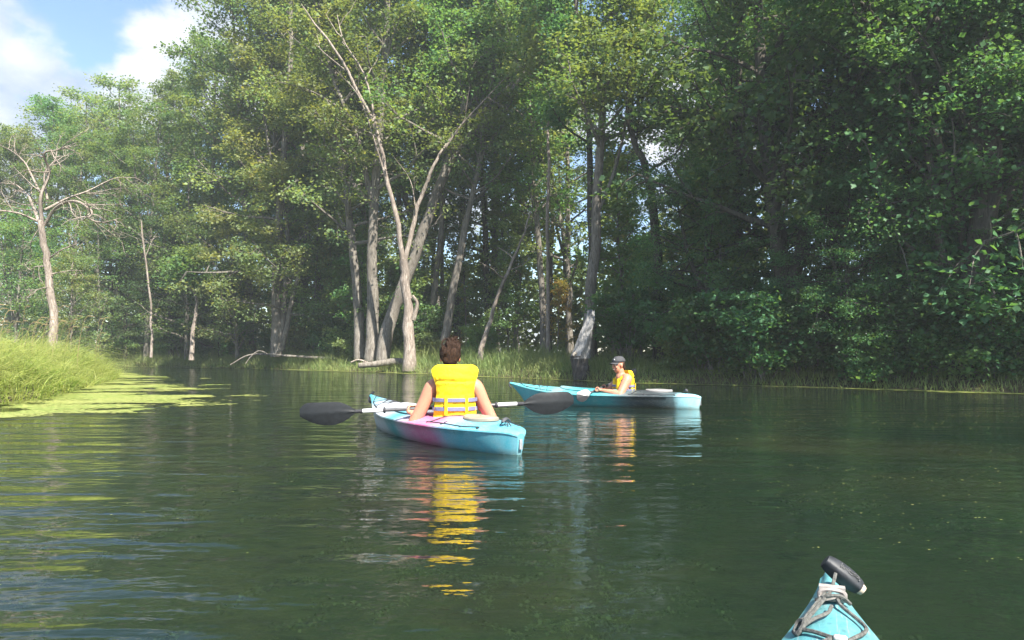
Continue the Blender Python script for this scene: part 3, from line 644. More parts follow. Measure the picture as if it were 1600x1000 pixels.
# --- floating weed and submerged weed
DUCK = m_grass('duckweed', (.17, .24, .045), (.27, .33, .075), (.38, .39, .12), .1)
def floats(name, x, y, r, label):
    n = len(x); a = gr.uniform(0, 6.28, n); z = gr.uniform(.003, .007, n); vs_ = []
    for j in range(5):
        t = a + j * 2 * math.pi / 5; rr = r * gr.uniform(.6, 1.2, n); vs_.append(np.stack([x + rr * np.cos(t) * 1.5, y + rr * np.sin(t), z], 1))
    v = np.stack(vs_, 1).reshape(-1, 3); f = np.arange(n)[:, None] * 5 + np.arange(5)[None]
    tag(obj(name, mesh_np(name, v, f), DUCK), label, 'duckweed', kind='stuff')
def raft(x, y):
    s = -side(LEFT, x, y, True); wp = 1.6 * fbm(x * .9 + 7, y * .9, 61, 3); streak = fbm(x * .7 + y * .12 + 40 + wp, y * 1.5 + 40 + wp * .6, 12, 5); lim = np.interp(y, [6, 10, 13, 18, 22, 27], [2.0, 2.4, 2.4, 2.6, 1.9, .6])
    return (s > -.1) & (s < 5.5) & (gr.random(len(x)) < np.clip((streak - .33 - .27 * np.clip(s / lim, 0, 2.4) ** 1.1) * 4, 0, .7))
x, y = scatter(52000, -15, -2, 6, 27, raft); floats('duckweed_raft', x, y, gr.uniform(.012, .036, len(x)) * np.interp(y, [7, 25], [.8, 1.7]), 'yellow green floating weed along the foot of the left reeds')
x, y = scatter(14000, -30, 12, 11, 46, lambda x, y: (lambda s: (s > 0) & (s < .16 + .9 * fbm(x * .3 + 9, y * .3, 4) ** 3))(-side(BANK, x, y, False)))
floats('duckweed_edge', x, y, gr.uniform(.02, .045, len(x)), 'thin pale line of floating weed along the far bank')
def specks(x, y):
    s = -side(BANK, x, y, False); g = fbm(x * .5 + 20, y * 1.3 + 3, 22, 4); px = x / y * F + 800
    return (s > .2) & (-side(LEFT, x, y, True) > .5) & (px > -50) & (px < 1650) & (gr.random(len(x)) < np.clip((g - .50) * 5, 0.006, 1) * np.where(px > 1050, .9, .35))
x, y = scatter(1900, -12, 12, 2.2, 24, specks); floats('duckweed_specks', x, y, gr.uniform(.003, .011, len(x)) * np.interp(y, [2, 16], [.35, 1.3]), 'scattered flecks of floating weed on the open water')
# submerged strands just under the surface in the near water
WEED = m_grass('waterweed', (.06, .075, .035), (.12, .12, .06), (.26, .24, .15), .2)
b = MB(); wr = np.random.default_rng(91); wc = []
for i in range(520):
    d = 1.7 + 7 * wr.random() ** 1.4; px = wr.uniform(-100, 1500); x0 = (px - 800) / F * d
    if fbm(np.array([x0 * .8 + 30]), np.array([d * .8]), 17)[0] < .47: continue
    z = -.015 - .13 * wr.random() ** 1.3; a = wr.normal(.35, .5); q = [np.array([x0, d, z])]
    for j in range(6): a += wr.normal(0, .42); q.append(q[-1] + np.array([math.cos(a), math.sin(a), wr.normal(0, .12)]) * wr.uniform(.02, .06)); q[-1][2] = min(q[-1][2], -.012)
    c = curve_pts(q, 11); b.tube(c, np.linspace(.0018, .0009, 11), 3, False); wc += list(c)
v, f = leaf_mesh(wr, wc, wr.normal(0, 1, (len(wc), 3)), 9, .014, .014, .5); v[:, 2] = np.minimum(v[:, 2], -.006); b.add(v, [f])
tag(b.build('waterweed', WEED), 'brown strands of waterweed drifting under the near water', 'waterweed', kind='stuff')

# --- stump, fallen logs
def rough_log(pts, rad, seed, sides=14, jag=0.0):
    rg = np.random.default_rng(seed); n = len(pts) * 5; c = curve_pts(pts, n); r = np.interp(np.linspace(0, 1, n), np.linspace(0, 1, len(rad)), rad); rings = []
    rib = rg.uniform(.78, 1.2, sides)
    for i in range(n):
        th = np.arange(sides) * 2 * math.pi / sides + .06 * i; rr = r[i] * rib * (1 + rg.normal(0, .035, sides)); t = i / (n - 1)
        ring = c[i] + np.stack([rr * np.cos(th), rr * np.sin(th), 0 * th], 1)
        if jag and t > .72: ring[:, 2] += jag * (rib - 1) * (t - .72) / .28
        rings.append(ring)
    B = MB(); B.grid(np.array(rings), True); B.add(np.array(rings[-1]), [np.arange(sides)[None]]); return B
sb_ = P(909, 594, 19.6); stump = thing('tree_stump', 'broken grey tree stump with jagged top standing in the shallows behind far kayak', 'stump', (sb_.x, sb_.y, 0))
S = lambda px, py, dy=0: tuple(local(px, py, 19.6, sb_) + Vector((0, dy, 0)))
rough_log([S(909, 604), S(908, 585), S(906, 568), S(904, 556)], [.26, .24, .25, .27], 3).build('base', m_bark('wet dark stump wood', (.03, .028, .026), (.075, .066, .06), (.14, .125, .11)), stump)  # base in a darker wood colour than the splintered top
rough_log([S(906, 560), S(911, 540), S(916, 520), S(921, 503), S(923, 488)], [.25, .20, .17, .145, .09], 4, 14, .55).build('splintered_top', m_bark('weathered grey wood', (.11, .11, .11), (.24, .235, .23), (.40, .39, .37)), stump)
B = MB(); B.tube(curve_pts([S(905, 556, -.1), S(897, 553, -.15), S(894, 556, -.2)], 7), np.linspace(.10, .03, 7), 8); B.build('knob', BARK, stump)
lg = thing('fallen_log', 'long thin bare branch lying along the far bank grass at left', 'log', on_ground(450, 32.3)); o0 = Vector(lg.location)
B = MB(); B.tube(curve_pts([P(545, 562, 31.6) - o0, P(500, 559, 32) - o0, P(450, 556, 32.2) - o0, P(410, 553, 32.4) - o0, P(385, 556, 32.4) - o0, P(360, 570, 32.2) - o0], 18), np.linspace(.07, .025, 18), 7); B.build('branch', BARK, lg)
B = MB(); B.tube(curve_pts([P(420, 554, 32.3) - o0, P(405, 548, 32.3) - o0, P(392, 557, 32.2) - o0, P(384, 568, 32.1) - o0], 9), np.linspace(.04, .015, 9), 6); B.build('side_branch', BARK, lg)
lg = thing('fallen_log', 'short thick weathered log in the bank grass below the forked dead tree', 'log', on_ground(598, 27.6)); o0 = Vector(lg.location)
B = MB(); B.tube(curve_pts([P(560, 571, 27.2) - o0, P(585, 569, 27.4) - o0, P(615, 565, 27.5) - o0, P(632, 566, 27.5) - o0], 12), np.linspace(.10, .16, 12), 9); B.build('log_body', BARK, lg)
B = MB(); B.tube(curve_pts([P(575, 567, 27.4) - o0, P(560, 562, 27.4) - o0, P(548, 566, 27.2) - o0], 7), np.linspace(.05, .02, 7), 6); B.build('side_branch', BARK_PALE, lg)

# haze volume added to stand in for lens glare and lift dark tones
B = MB(); B.box((0, 38, 11.5), (190, 150, 27)); hz = obj('haze', B.mesh('haze')); k = Mat('veil haze'); pv = k.n('ShaderNodeVolumePrincipled')
pv.inputs['Color'].default_value = (.86, .93, .97, 1); pv.inputs['Density'].default_value = HAZE; pv.inputs['Anisotropy'].default_value = .25
k.l(pv.outputs[0], k.out.inputs['Volume']); hz.data.materials.append(k.m); tag(hz, 'thin added haze volume standing in for lens glare over the woods', 'haze', kind='stuff')
# ------------------------------------------------------------------ kayaks
KL = 2.86
def kprof(u):
    """half beam, sheer height, keel depth, deck crown at u (-1 stern .. 1 bow)"""
    a = abs(u)
    if u > 0: bm_ = .345 * (1 - a ** 2.2) ** 1.36 + .011; zs = .155 + .128 * a ** 2.6; kl = -.10 * (1 - a ** 3.5) + .0
    else: bm_ = .345 * (1 - a ** 2.7) ** .85 + .028; zs = .155 + .0 * a ** 2 - .022 * max(0, (a - .93) / .07) ** 2; kl = -.10 * (1 - .35 * a ** 4)
    return bm_, zs, kl, .055 * (1 - a ** 3) + (.014 if u > 0 else .012)
CK0, CK1, CKW = -.30, .42, .235                       # cockpit from u=CK0 to u=CK1, half width
def ck_half(u):
    if u <= CK0 or u >= CK1: return 0.0
    t = (u - CK0) / (CK1 - CK0); return CKW * (max(0, 1 - abs(2 * t - 1) ** 2.6)) ** .55 * (1 - .12 * t)
def kx(u, z, zs):
    x = u * KL / 2
    if u > .7: x -= (zs - z) * .95 * ((u - .7) / .3) ** 2
    if u < -.8: x += (zs - z) * .16 * ((-u - .8) / .2) ** 2
    return x
def deck_z(u, y):
    bm_, zs, kl, cr = kprof(u); return zs + cr * (1 - min(1, abs(y) / bm_) ** 2)
def kayak(name, label, mat, loc, rotz, extras=True):
    root = thing(name, label, 'kayak', loc, rotz)
    us = np.unique(np.concatenate([np.linspace(-1, 1, 61), CK0 + (CK1 - CK0) * (.5 - .5 * np.cos(np.linspace(0, math.pi, 33))), [-.985, -.97, .985, .97, .95]]))
    rings = []
    for u in us:
        bm_, zs, kl, cr = kprof(u); c = min(ck_half(u), bm_ * .93); half = []
        for t in np.linspace(0, 1, 8):
            z = kl + (zs - kl) * t ** 1.45; half.append((bm_ * t ** .42 if t else 0, z))
        half.append((bm_ + .006, zs + .004)); half.append((bm_ + .004, zs + .014))
        for t in np.linspace(0, 1, 7)[1:]:
            y = bm_ + (c - bm_) * t; half.append((y, zs + .014 + cr * (1 - (y / bm_) ** 2)))
        rings.append([(kx(u, z, zs), y, z) for y, z in half])
    R = np.array(rings); M = R * np.array([1, -1, 1]); B = MB(); B.grid(R[:, ::-1]); B.grid(M)
    for ring, sgn in ((R[0], 1), (R[-1], -1)):        # close the two ends
        n = len(ring); q = np.concatenate([ring, ring * np.array([1, -1, 1])]); f = np.array([[i, i + 1, n + i + 1, n + i] for i in range(n - 1)]); B.add(q, [f if sgn > 0 else f[:, ::-1]])
    me = B.mesh(name + '_hull'); bm = bmesh.new(); bm.from_mesh(me); bmesh.ops.remove_doubles(bm, verts=bm.verts, dist=.0012); bmesh.ops.recalc_face_normals(bm, faces=bm.faces); bm.to_mesh(me); bm.free()
    obj('hull', smooth(me, 38), mat, root)
    # cockpit rim, floor, seat
    tt = np.linspace(CK0 + .002, CK1 - .002, 40); top = [(t * KL / 2, ck_half(t), deck_z(t, ck_half(t)) + .030) for t in tt]; loop = top + [(x, -y, z) for x, y, z in top[::-1]]
    lo = np.array(loop); inn = lo * np.array([1, 1, 1]); inn[:, 2] -= .035; B = MB(); out = lo.copy(); cx = (CK0 + CK1) / 2 * KL / 2
    out[:, 0] = cx + (lo[:, 0] - cx) * 1.035; out[:, 1] = lo[:, 1] * 1.10; out[:, 2] -= .008
    low = lo.copy(); low[:, 2] -= .10
    B.grid(np.array([out, lo + np.array([0, 0, .006]), inn, low]), True); B.build('cockpit_rim', mat, root, sm=30)
    B = MB(); fl = [(u * KL / 2, min(kprof(u)[0] * .80, .28)) for u in np.linspace(-.42, .72, 24)]
    B.grid(np.array([[(x, w * s, .018 + .03 * s * s) for s in np.linspace(-1, 1, 9)] for x, w in fl])); B.build('cockpit_floor', DARKPL, root)
    B = MB(); pan = []
    for i, t in enumerate(np.linspace(0, 1, 12)):
        x = SEATX + .20 - .36 * t; z = .045 + .03 * (1 - t) ** 3; pan.append([(x, y * .19, z + .035 * abs(y) ** 3) for y in np.linspace(-1, 1, 11)])
    B.grid(np.array(pan)); sm_ = B.mesh('seat', 40); o = obj('seat', sm_, DARKPL, root); md = o.modifiers.new('s', 'SOLIDIFY'); md.thickness = .022
    B = MB(); B.grid(np.array([[(SEATX - .175 - .05 * t - .02 * (1 - y * y), y * .17 * (1 - .15 * t), .07 + .20 * t) for y in np.linspace(-1, 1, 9)] for t in np.linspace(0, 1, 7)]))
    o = obj('seat_back', B.mesh('seat_back', 40), DARKPL, root); md = o.modifiers.new('s', 'SOLIDIFY'); md.thickness = .025
    return root
SEATX = -.14
DARKPL = m_plain('dark grey plastic', (.035, .037, .04), .55, .4)
CORD = m_plain('black cord', (.03, .03, .035), .7, .3, .3, 60)
STEEL = m_plain('fittings', (.25, .26, .27), .35, .6)
def m_kayak(name, stops, noise_amp=.10, mott=.25, side_dark=None):
    k = Mat(name); v = k.coord('Object'); sep = k.n('ShaderNodeSeparateXYZ'); k.l(v, sep.inputs[0])
    n = k.noise(v, 3.2, 4, .6, .6); t = k.math('ADD', k.rng(sep.outputs[0], -KL / 2, KL / 2), k.math('MULTIPLY', k.math('SUBTRACT', n, .5), noise_amp))
    col = k.ramp(t, stops, 'B_SPLINE'); n2 = k.noise(v, 60, 5, .7); n3 = k.noise(v, 9, 4, .6)
    hs = k.n('ShaderNodeHueSaturation'); k.l(col, hs.inputs['Color']); k.l(k.rng(n2, .3, .7, 1 - mott, 1 + mott * .4), hs.inputs['Value']); k.l(k.rng(n3, .3, .7, .85, 1.1), hs.inputs['Saturation'])
    scr = k.noise(k.coord('Object', (2.5, 60, 60)), 3, 3)
    col = k.mix(k.math('MULTIPLY', k.rng(scr, .58, .68), .22), hs.outputs[0], (.7, .72, .72)); zz = k.math('ADD', sep.outputs[2], k.math('MULTIPLY', k.math('SUBTRACT', n3, .5), .05))
    col = k.mix(k.math('MULTIPLY', k.rng(zz, .045, .0), .45), col, (.10, .09, .05))
    return k.done(k.pbr(col, k.rng(n3, .3, .7, .26, .44), .45, k.bump(n2, .05, .002)))
CY, TE, PK, WH, LI = (.075, .35, .43), (.04, .27, .30), (.60, .14, .31), (.54, .55, .58), (.48, .36, .48)
KM1 = m_kayak('swirled pink and turquoise plastic', [(0, (.11, .38, .47)), (.16, CY), (.23, (.20, .42, .55)), (.29, PK), (.37, PK), (.46, LI), (.53, (.07, .36, .39)), (.57, TE), (.63, WH), (.80, WH), (.87, (.28, .48, .57)), (.93, CY), (1, CY)], .07, .10)
KM2 = m_kayak('turquoise plastic with charcoal stern', [(0, (.30, .60, .66)), (.095, (.26, .52, .58)), (.115, (.025, .032, .036)), (.27, (.03, .036, .04)), (.35, (.10, .13, .14)), (.42, (.07, .36, .39)), (.66, (.07, .38, .41)), (.71, (.26, .38, .40)), (.75, (.08, .38, .41)), (1, (.10, .40, .43))], .05, .12)
KM3 = m_kayak('turquoise mottled plastic', [(0, TE), (.4, (.07, .28, .31)), (.9, (.10, .30, .325)), (1, (.11, .31, .335))], .05, .42)
def hull_pt(u, y, lift=.012): return Vector((u * KL / 2, y, deck_z(u, y) + .014 + lift))
def cord(root, pts, r=.0045, name='bungee_cord', m=None):
    B = MB(); c = curve_pts(pts, 6 * len(pts)); B.tube(c, r, 6); return B.build(name, m or CORD, root)
def padeye(root, q):
    B = MB(); B.ellipsoid(q + Vector((0, 0, -.004)), (.016, .012, .009), 8, 6); return B.build('padeye', CORD, root)
def rigging(root, hatch_mat):
    # aft deck: cords, hatch cover, carry toggle; fore deck: crossed bungee
    e = lambda u, s, k=.86: hull_pt(u, s * kprof(u)[0] * k, .004)
    for s in (1, -1):
        cord(root, [e(-.36, s), e(-.50, s * .96), e(-.66, s), e(-.78, s * .9)]); cord(root, [e(-.38, s * .98), hull_pt(-.42, s * .10, .01), e(-.50, -s * .9)])
        for u in (-.36, -.50, -.66, -.78): padeye(root, e(u, s))
        cord(root, [e(.60, s), hull_pt(.68, 0, .008), e(.78, -s)]); cord(root, [e(.52, s), hull_pt(.58, 0, .008), e(.66, -s)]); cord(root, [e(.46, s), e(.60, s), e(.78, s), hull_pt(.90, 0, .008)])
        for u in (.52, .60, .66, .78): padeye(root, e(u, s))
    B = MB(); rings = []; cu = -.60
    for r, dz in ((1.0, .0), (1.0, .020), (.93, .030), (.80, .027), (.4, .034), (.02, .036)):
        rings.append([(cu * KL / 2 + .19 * r * math.cos(t), .125 * r * math.sin(t), deck_z(cu, .125 * math.sin(t)) + .010 + dz) for t in np.linspace(0, 6.2832, 33)[:-1]])
    B.grid(np.array(rings), True); B.build('hatch_cover', hatch_mat, root, sm=35)
    B = MB(); q = hull_pt(-.86, 0, .0); c = curve_pts([q + Vector((.03, -.055, .022)), q + Vector((.0, 0, .05)), q + Vector((-.03, .055, .030))], 9); B.tube(c, [.010, .015, .017, .018, .018, .018, .017, .015, .010], 10, flat=.8)
    h = B.build('carry_handle', m_plain('rubber', (.06, .062, .068), .6, .4, .2, 40), root)
    cord(h, [q + Vector((.05, -.02, .0)), q + Vector((.01, 0, .035)), q + Vector((.05, .03, .0))], .004, 'handle_cord'); cord(h, [q + Vector((-.05, -.015, .0)), q + Vector((-.01, 0, .035)), q + Vector((-.05, .015, .0))], .004, 'handle_cord')
    B = MB(); B.tube(curve_pts([Vector((KL / 2 - .01, -.03, .335)), Vector((KL / 2 + .02, 0, .30)), Vector((KL / 2 + .015, .02, .25)), Vector((KL / 2 - .02, .01, .22))], 10), .012, 8); B.build('bow_handle', CORD, root)
    # recessed drain notch at the blunt stern
    B = MB(); B.box((-KL / 2 + .006, 0, .080), (.02, .026, .075)); B.build('stern_notch', STEEL, root)

def heading(p_stern, p_bow): d = Vector(p_bow) - Vector(p_stern); return math.atan2(d.y, d.x)
# near kayak: stern towards us
K1S, K1B = Vector((.065, 5.18, 0)), Vector((-1.47, 7.50, 0)); K1H = heading(K1S, K1B); K1C = K1S + Vector((math.cos(K1H), math.sin(K1H), 0)) * KL / 2
k1 = kayak('kayak', 'pink, white and turquoise kayak with blunt stern towards the viewer', KM1, K1C, K1H); rigging(k1, m_plain('beige hatch', (.27, .235, .185), .5, .4, .1))
K2S, K2B = Vector((2.56, 9.55, 0)), Vector((-.03, 10.80, 0)); K2H = heading(K2S, K2B); K2C = K2S + Vector((math.cos(K2H), math.sin(K2H), 0)) * KL / 2
k2 = kayak('kayak', 'turquoise kayak with charcoal stern, side on behind the paddle blade', KM2, K2C, K2H); rigging(k2, m_plain('grey hatch', (.24, .235, .23), .5, .4, .1))
K3D = Vector((.365, .931, 0)).normalized(); K3B = Vector((.630, 1.400, 0)); K3H = math.atan2(K3D.y, K3D.x); K3C = K3B - K3D * KL / 2
k3 = kayak('kayak', 'bow of the mottled turquoise kayak pointing out from lower right', KM3, K3C, K3H)
# bow fittings of the viewer's own kayak
ROPE = m_plain('grey braided cord', (.10, .10, .092), .85, .2, .35, 160, .8, .003)
def bowp(back, y, lift=0.0):
    """a point on this kayak's deck, `back` metres behind the bow tip, y to its left"""
    u = 1 - 2 * back / KL; y = y * .92; return Vector((KL / 2 - back, y, deck_z(min(u, .999), y) + .014 + lift))
cleat = MB(); q = bowp(.115, 0, .0)
cleat.tube(curve_pts([q + Vector((0, .020, .0)), q + Vector((0, .019, .014)), q + Vector((0, 0, .018)), q + Vector((0, -.019, .014)), q + Vector((0, -.020, .0))], 12), .005, 8)
cleat.box(q + Vector((0, 0, .003)), (.026, .046, .006)); cleat.box(q + Vector((.005, 0, .020)), (.016, .044, .006))
cleat.build('deck_fitting', m_plain('worn grey fitting', (.30, .27, .25), .6, .4, .25, 60), k3, sm=35)
for pts in ([bowp(.115, .012, .012), bowp(.150, .030, .012), bowp(.200, .056, .008), bowp(.225, .062, .010)], [bowp(.118, .004, .014), bowp(.150, .020, .012), bowp(.200, .046, .010), bowp(.226, .058, .012)],
            [bowp(.165, .004, .009), bowp(.190, .012, .008), bowp(.212, .036, .010), bowp(.230, .058, .010)]): cord(k3, pts, .0034, 'rope', ROPE)
cord(k3, [bowp(.222, .070, .006), bowp(.214, .064, .016), bowp(.222, .054, .016), bowp(.236, .056, .012), bowp(.240, .066, .004), bowp(.226, .072, .006)], .0042, 'rope_knot', ROPE)
cord(k3, [bowp(.236, .060, .008), bowp(.255, .040, .007), bowp(.275, .018, .007), bowp(.285, .004, .008)], .0036, 'rope', ROPE)
cord(k3, [bowp(.115, -.016, .012), bowp(.150, -.010, .010), bowp(.195, -.048, .010), bowp(.225, -.048, .008), bowp(.270, -.026, .008), bowp(.286, -.016, .008)], .0036, 'rope', ROPE)
cord(k3, [bowp(.285, .010, .008), bowp(.30, .030, .006), bowp(.34, .060, .005), bowp(.40, .085, .005)], .0036, 'rope', ROPE); cord(k3, [bowp(.286, -.016, .008), bowp(.30, -.036, .006), bowp(.34, -.064, .005), bowp(.40, -.09, .005)], .0036, 'rope', ROPE)
cord(k3, [bowp(.126, .030, .010), bowp(.138, .010, .015), bowp(.136, -.014, .018), bowp(.122, -.032, .010)], .0038, 'rope', ROPE)
B = MB(); B.box(bowp(.286, -.003, .010), (.012, .022, .010)); me_ = B.mesh('cord_clip'); o = obj('cord_clip', me_, m_plain('clip', (.38, .36, .33), .6), k3); bv = o.modifiers.new('b', 'BEVEL'); bv.width = .004; bv.segments = 2
cord(k3, [bowp(.11, .002, .012), bowp(.095, -.004, .026), bowp(.085, -.008, .038)], .0034, 'rope', ROPE)
# the toggle grip lies across the bow, tilted down to the right
inv = Matrix.LocRotScale(K3C, Matrix.Rotation(K3H, 3, 'Z'), None).inverted()
A1 = inv @ P(1289, 876, 1.345); A2 = inv @ P(1343, 919, 1.325); ax = (A2 - A1).normalized(); eye = (inv @ Vector((0, 0, CAM_H)) - (A1 + A2) / 2).normalized()
upv = (Vector((0, 0, 1)) - ax * ax.z).normalized(); upv = (upv * .8 + (eye - ax * eye.dot(ax)).normalized() * .55).normalized(); sdv = ax.cross(upv); Lh = (A2 - A1).length; B = MB(); rings = []
for t in np.linspace(0, 1, 17):
    w = .0165 * (.45 + .55 * math.sin(math.pi * min(1, max(0, .04 + .90 * t))) ** .5); hgt = .017 * (.45 + .55 * math.sin(math.pi * (.06 + .88 * t)) ** .5); c = A1 + ax * Lh * t; ring = []
    for (a, bb) in [(math.copysign(abs(math.cos(q_)) ** .6, math.cos(q_)), math.copysign(abs(math.sin(q_)) ** .6, math.sin(q_))) for q_ in np.linspace(math.pi * .72, -math.pi * 1.28, 19)[:-1]]: ring.append(c + sdv * a * w + upv * bb * hgt)
    rings.append([tuple(r) for r in ring])
B.grid(np.array(rings), True); B.add(np.array(rings[0]), [np.arange(18)[::-1][None].copy()]); B.add(np.array(rings[-1]), [np.arange(18)[None]])
grip = B.build('carry_handle', m_plain('black rubber grip', (.018, .02, .024), .55, .45, .3, 90, .3), k3, sm=35)
B = MB(); rg = np.random.default_rng(4); tt = .30
RUBW = m_plain('worn raised lettering', (.10, .10, .10), .8, .3, .3, 90)
while tt < .84:      # raised lettering, worn past reading
    w_ = rg.uniform(.022, .04); c = A1 + ax * Lh * (tt + w_ / 2) + upv * .0172
    for j in range(rg.integers(2, 4)):
        off = rg.uniform(-.005, .005); L_ = rg.uniform(.5, .8) * w_ * Lh; ang = rg.choice([0, 1.57])
        dv = ax * math.cos(ang) + sdv * math.sin(ang); pv = upv.cross(dv); M_ = np.array([dv, pv, upv]).T
        B.box(c + sdv * off, (max(.003, L_ * (.8 if ang == 0 else 1.6)), .0016, .0016), M_)
    tt += w_ * 1.12
B.build('raised_lettering', RUBW, grip, sm=None) if False else obj('raised_lettering', B.mesh('raised_lettering'), RUBW, grip)
B = MB(); e2 = A2 + ax * .002; B.tube([e2 - ax * .01, e2, e2 + ax * .006], [.010, .011, .009], 10); B.build('end_plug', m_plain('tan plug', (.45, .36, .28), .6), grip)

# ------------------------------------------------------------------ people
SKIN = None
def m_skin(name, c):
    k = Mat(name); v = k.coord('Object'); n = k.noise(v, 9, 4); n2 = k.noise(v, 120, 3)
    col = k.mix(k.rng(n, .35, .65), tuple(x * .88 for x in c), (min(1, c[0] * 1.08), c[1] * 1.0, c[2] * .95))
    return k.done(k.pbr(col, .48, .4, k.bump(n2, .12, .001), Subsurface_Weight=.12, Subsurface_Radius=(.02, .008, .004)))
def m_fabric(name, c, rough=.75, fold=True):
    k = Mat(name); v = k.coord('Object'); n = k.noise(v, 14, 4, .6, .8); n2 = k.noise(v, 260, 2)
    col = k.mix(k.rng(n, .3, .7), tuple(x * .86 for x in c), c)
    b1 = k.n('ShaderNodeBump'); k.l(n, b1.inputs['Height']); b1.inputs['Strength'].default_value = .5; b1.inputs['Distance'].default_value = .012
    b2 = k.n('ShaderNodeBump'); k.l(n2, b2.inputs['Height']); b2.inputs['Strength'].default_value = .2; b2.inputs['Distance'].default_value = .001; k.l(b1.outputs[0], b2.inputs['Normal'])
    return k.done(k.pbr(col, rough, .3, b2.outputs[0]))
YEL = m_fabric('yellow vest nylon', (.92, .62, .015)); STRAP = m_fabric('grey violet webbing', (.17, .17, .27)); DARKF = m_fabric('dark cloth', (.03, .032, .04))
HAIR = m_bark('brown hair', (.012, .007, .005), (.035, .019, .012), (.09, .05, .032), 6)
def remesh(name, B, voxel=.0065, it=6):
    me = B.mesh(name); o = bpy.data.objects.new(name, me); COL.objects.link(o)
    r = o.modifiers.new('r', 'REMESH'); r.mode = 'VOXEL'; r.voxel_size = voxel
    s = o.modifiers.new('s', 'SMOOTH'); s.factor = .5; s.iterations = it
    bpy.context.view_layer.update(); ev = o.evaluated_get(bpy.context.evaluated_depsgraph_get()); out = bpy.data.meshes.new_from_object(ev)
    bpy.data.objects.remove(o); bpy.data.meshes.remove(me); return smooth(out)
def limb(B, pts, rad, sides=14, n=None):
    n = n or 7 * len(pts); c = curve_pts(pts, n); r = np.interp(np.linspace(0, 1, n), np.linspace(0, 1, len(rad)), rad); B.tube(c, r, sides)
    B.ellipsoid(c[0], (r[0],) * 3); B.ellipsoid(c[-1], (r[-1],) * 3)
def hand(B, H, axis, wrist, s=1.0):
    axis = axis.normalized(); u = wrist - H; u = (u - axis * u.dot(axis)).normalized(); v = axis.cross(u)
    pc = H + u * .034 * s; limb(B, [pc - axis * .026 * s, pc + axis * .026 * s], [.019 * s, .019 * s]); limb(B, [wrist, pc + u * .012], [.024 * s, .022 * s])
    for off, reach in ((-.033, 225), (-.011, 245), (.011, 240), (.032, 215)):
        limb(B, [H + axis * off * s + (u * math.cos(a) + v * math.sin(a)) * .0265 * s for a in np.radians(np.linspace(15, reach, 6))], [.0095 * s, .0088 * s, .0078 * s], 8, 14)
    limb(B, [H + axis * (-.040 + .010 * j) * s + (u * math.cos(a) + v * math.sin(a)) * .028 * s for j, a in enumerate(np.radians([-15, -60, -105, -145]))], [.0115 * s, .010 * s, .009 * s], 8, 12)
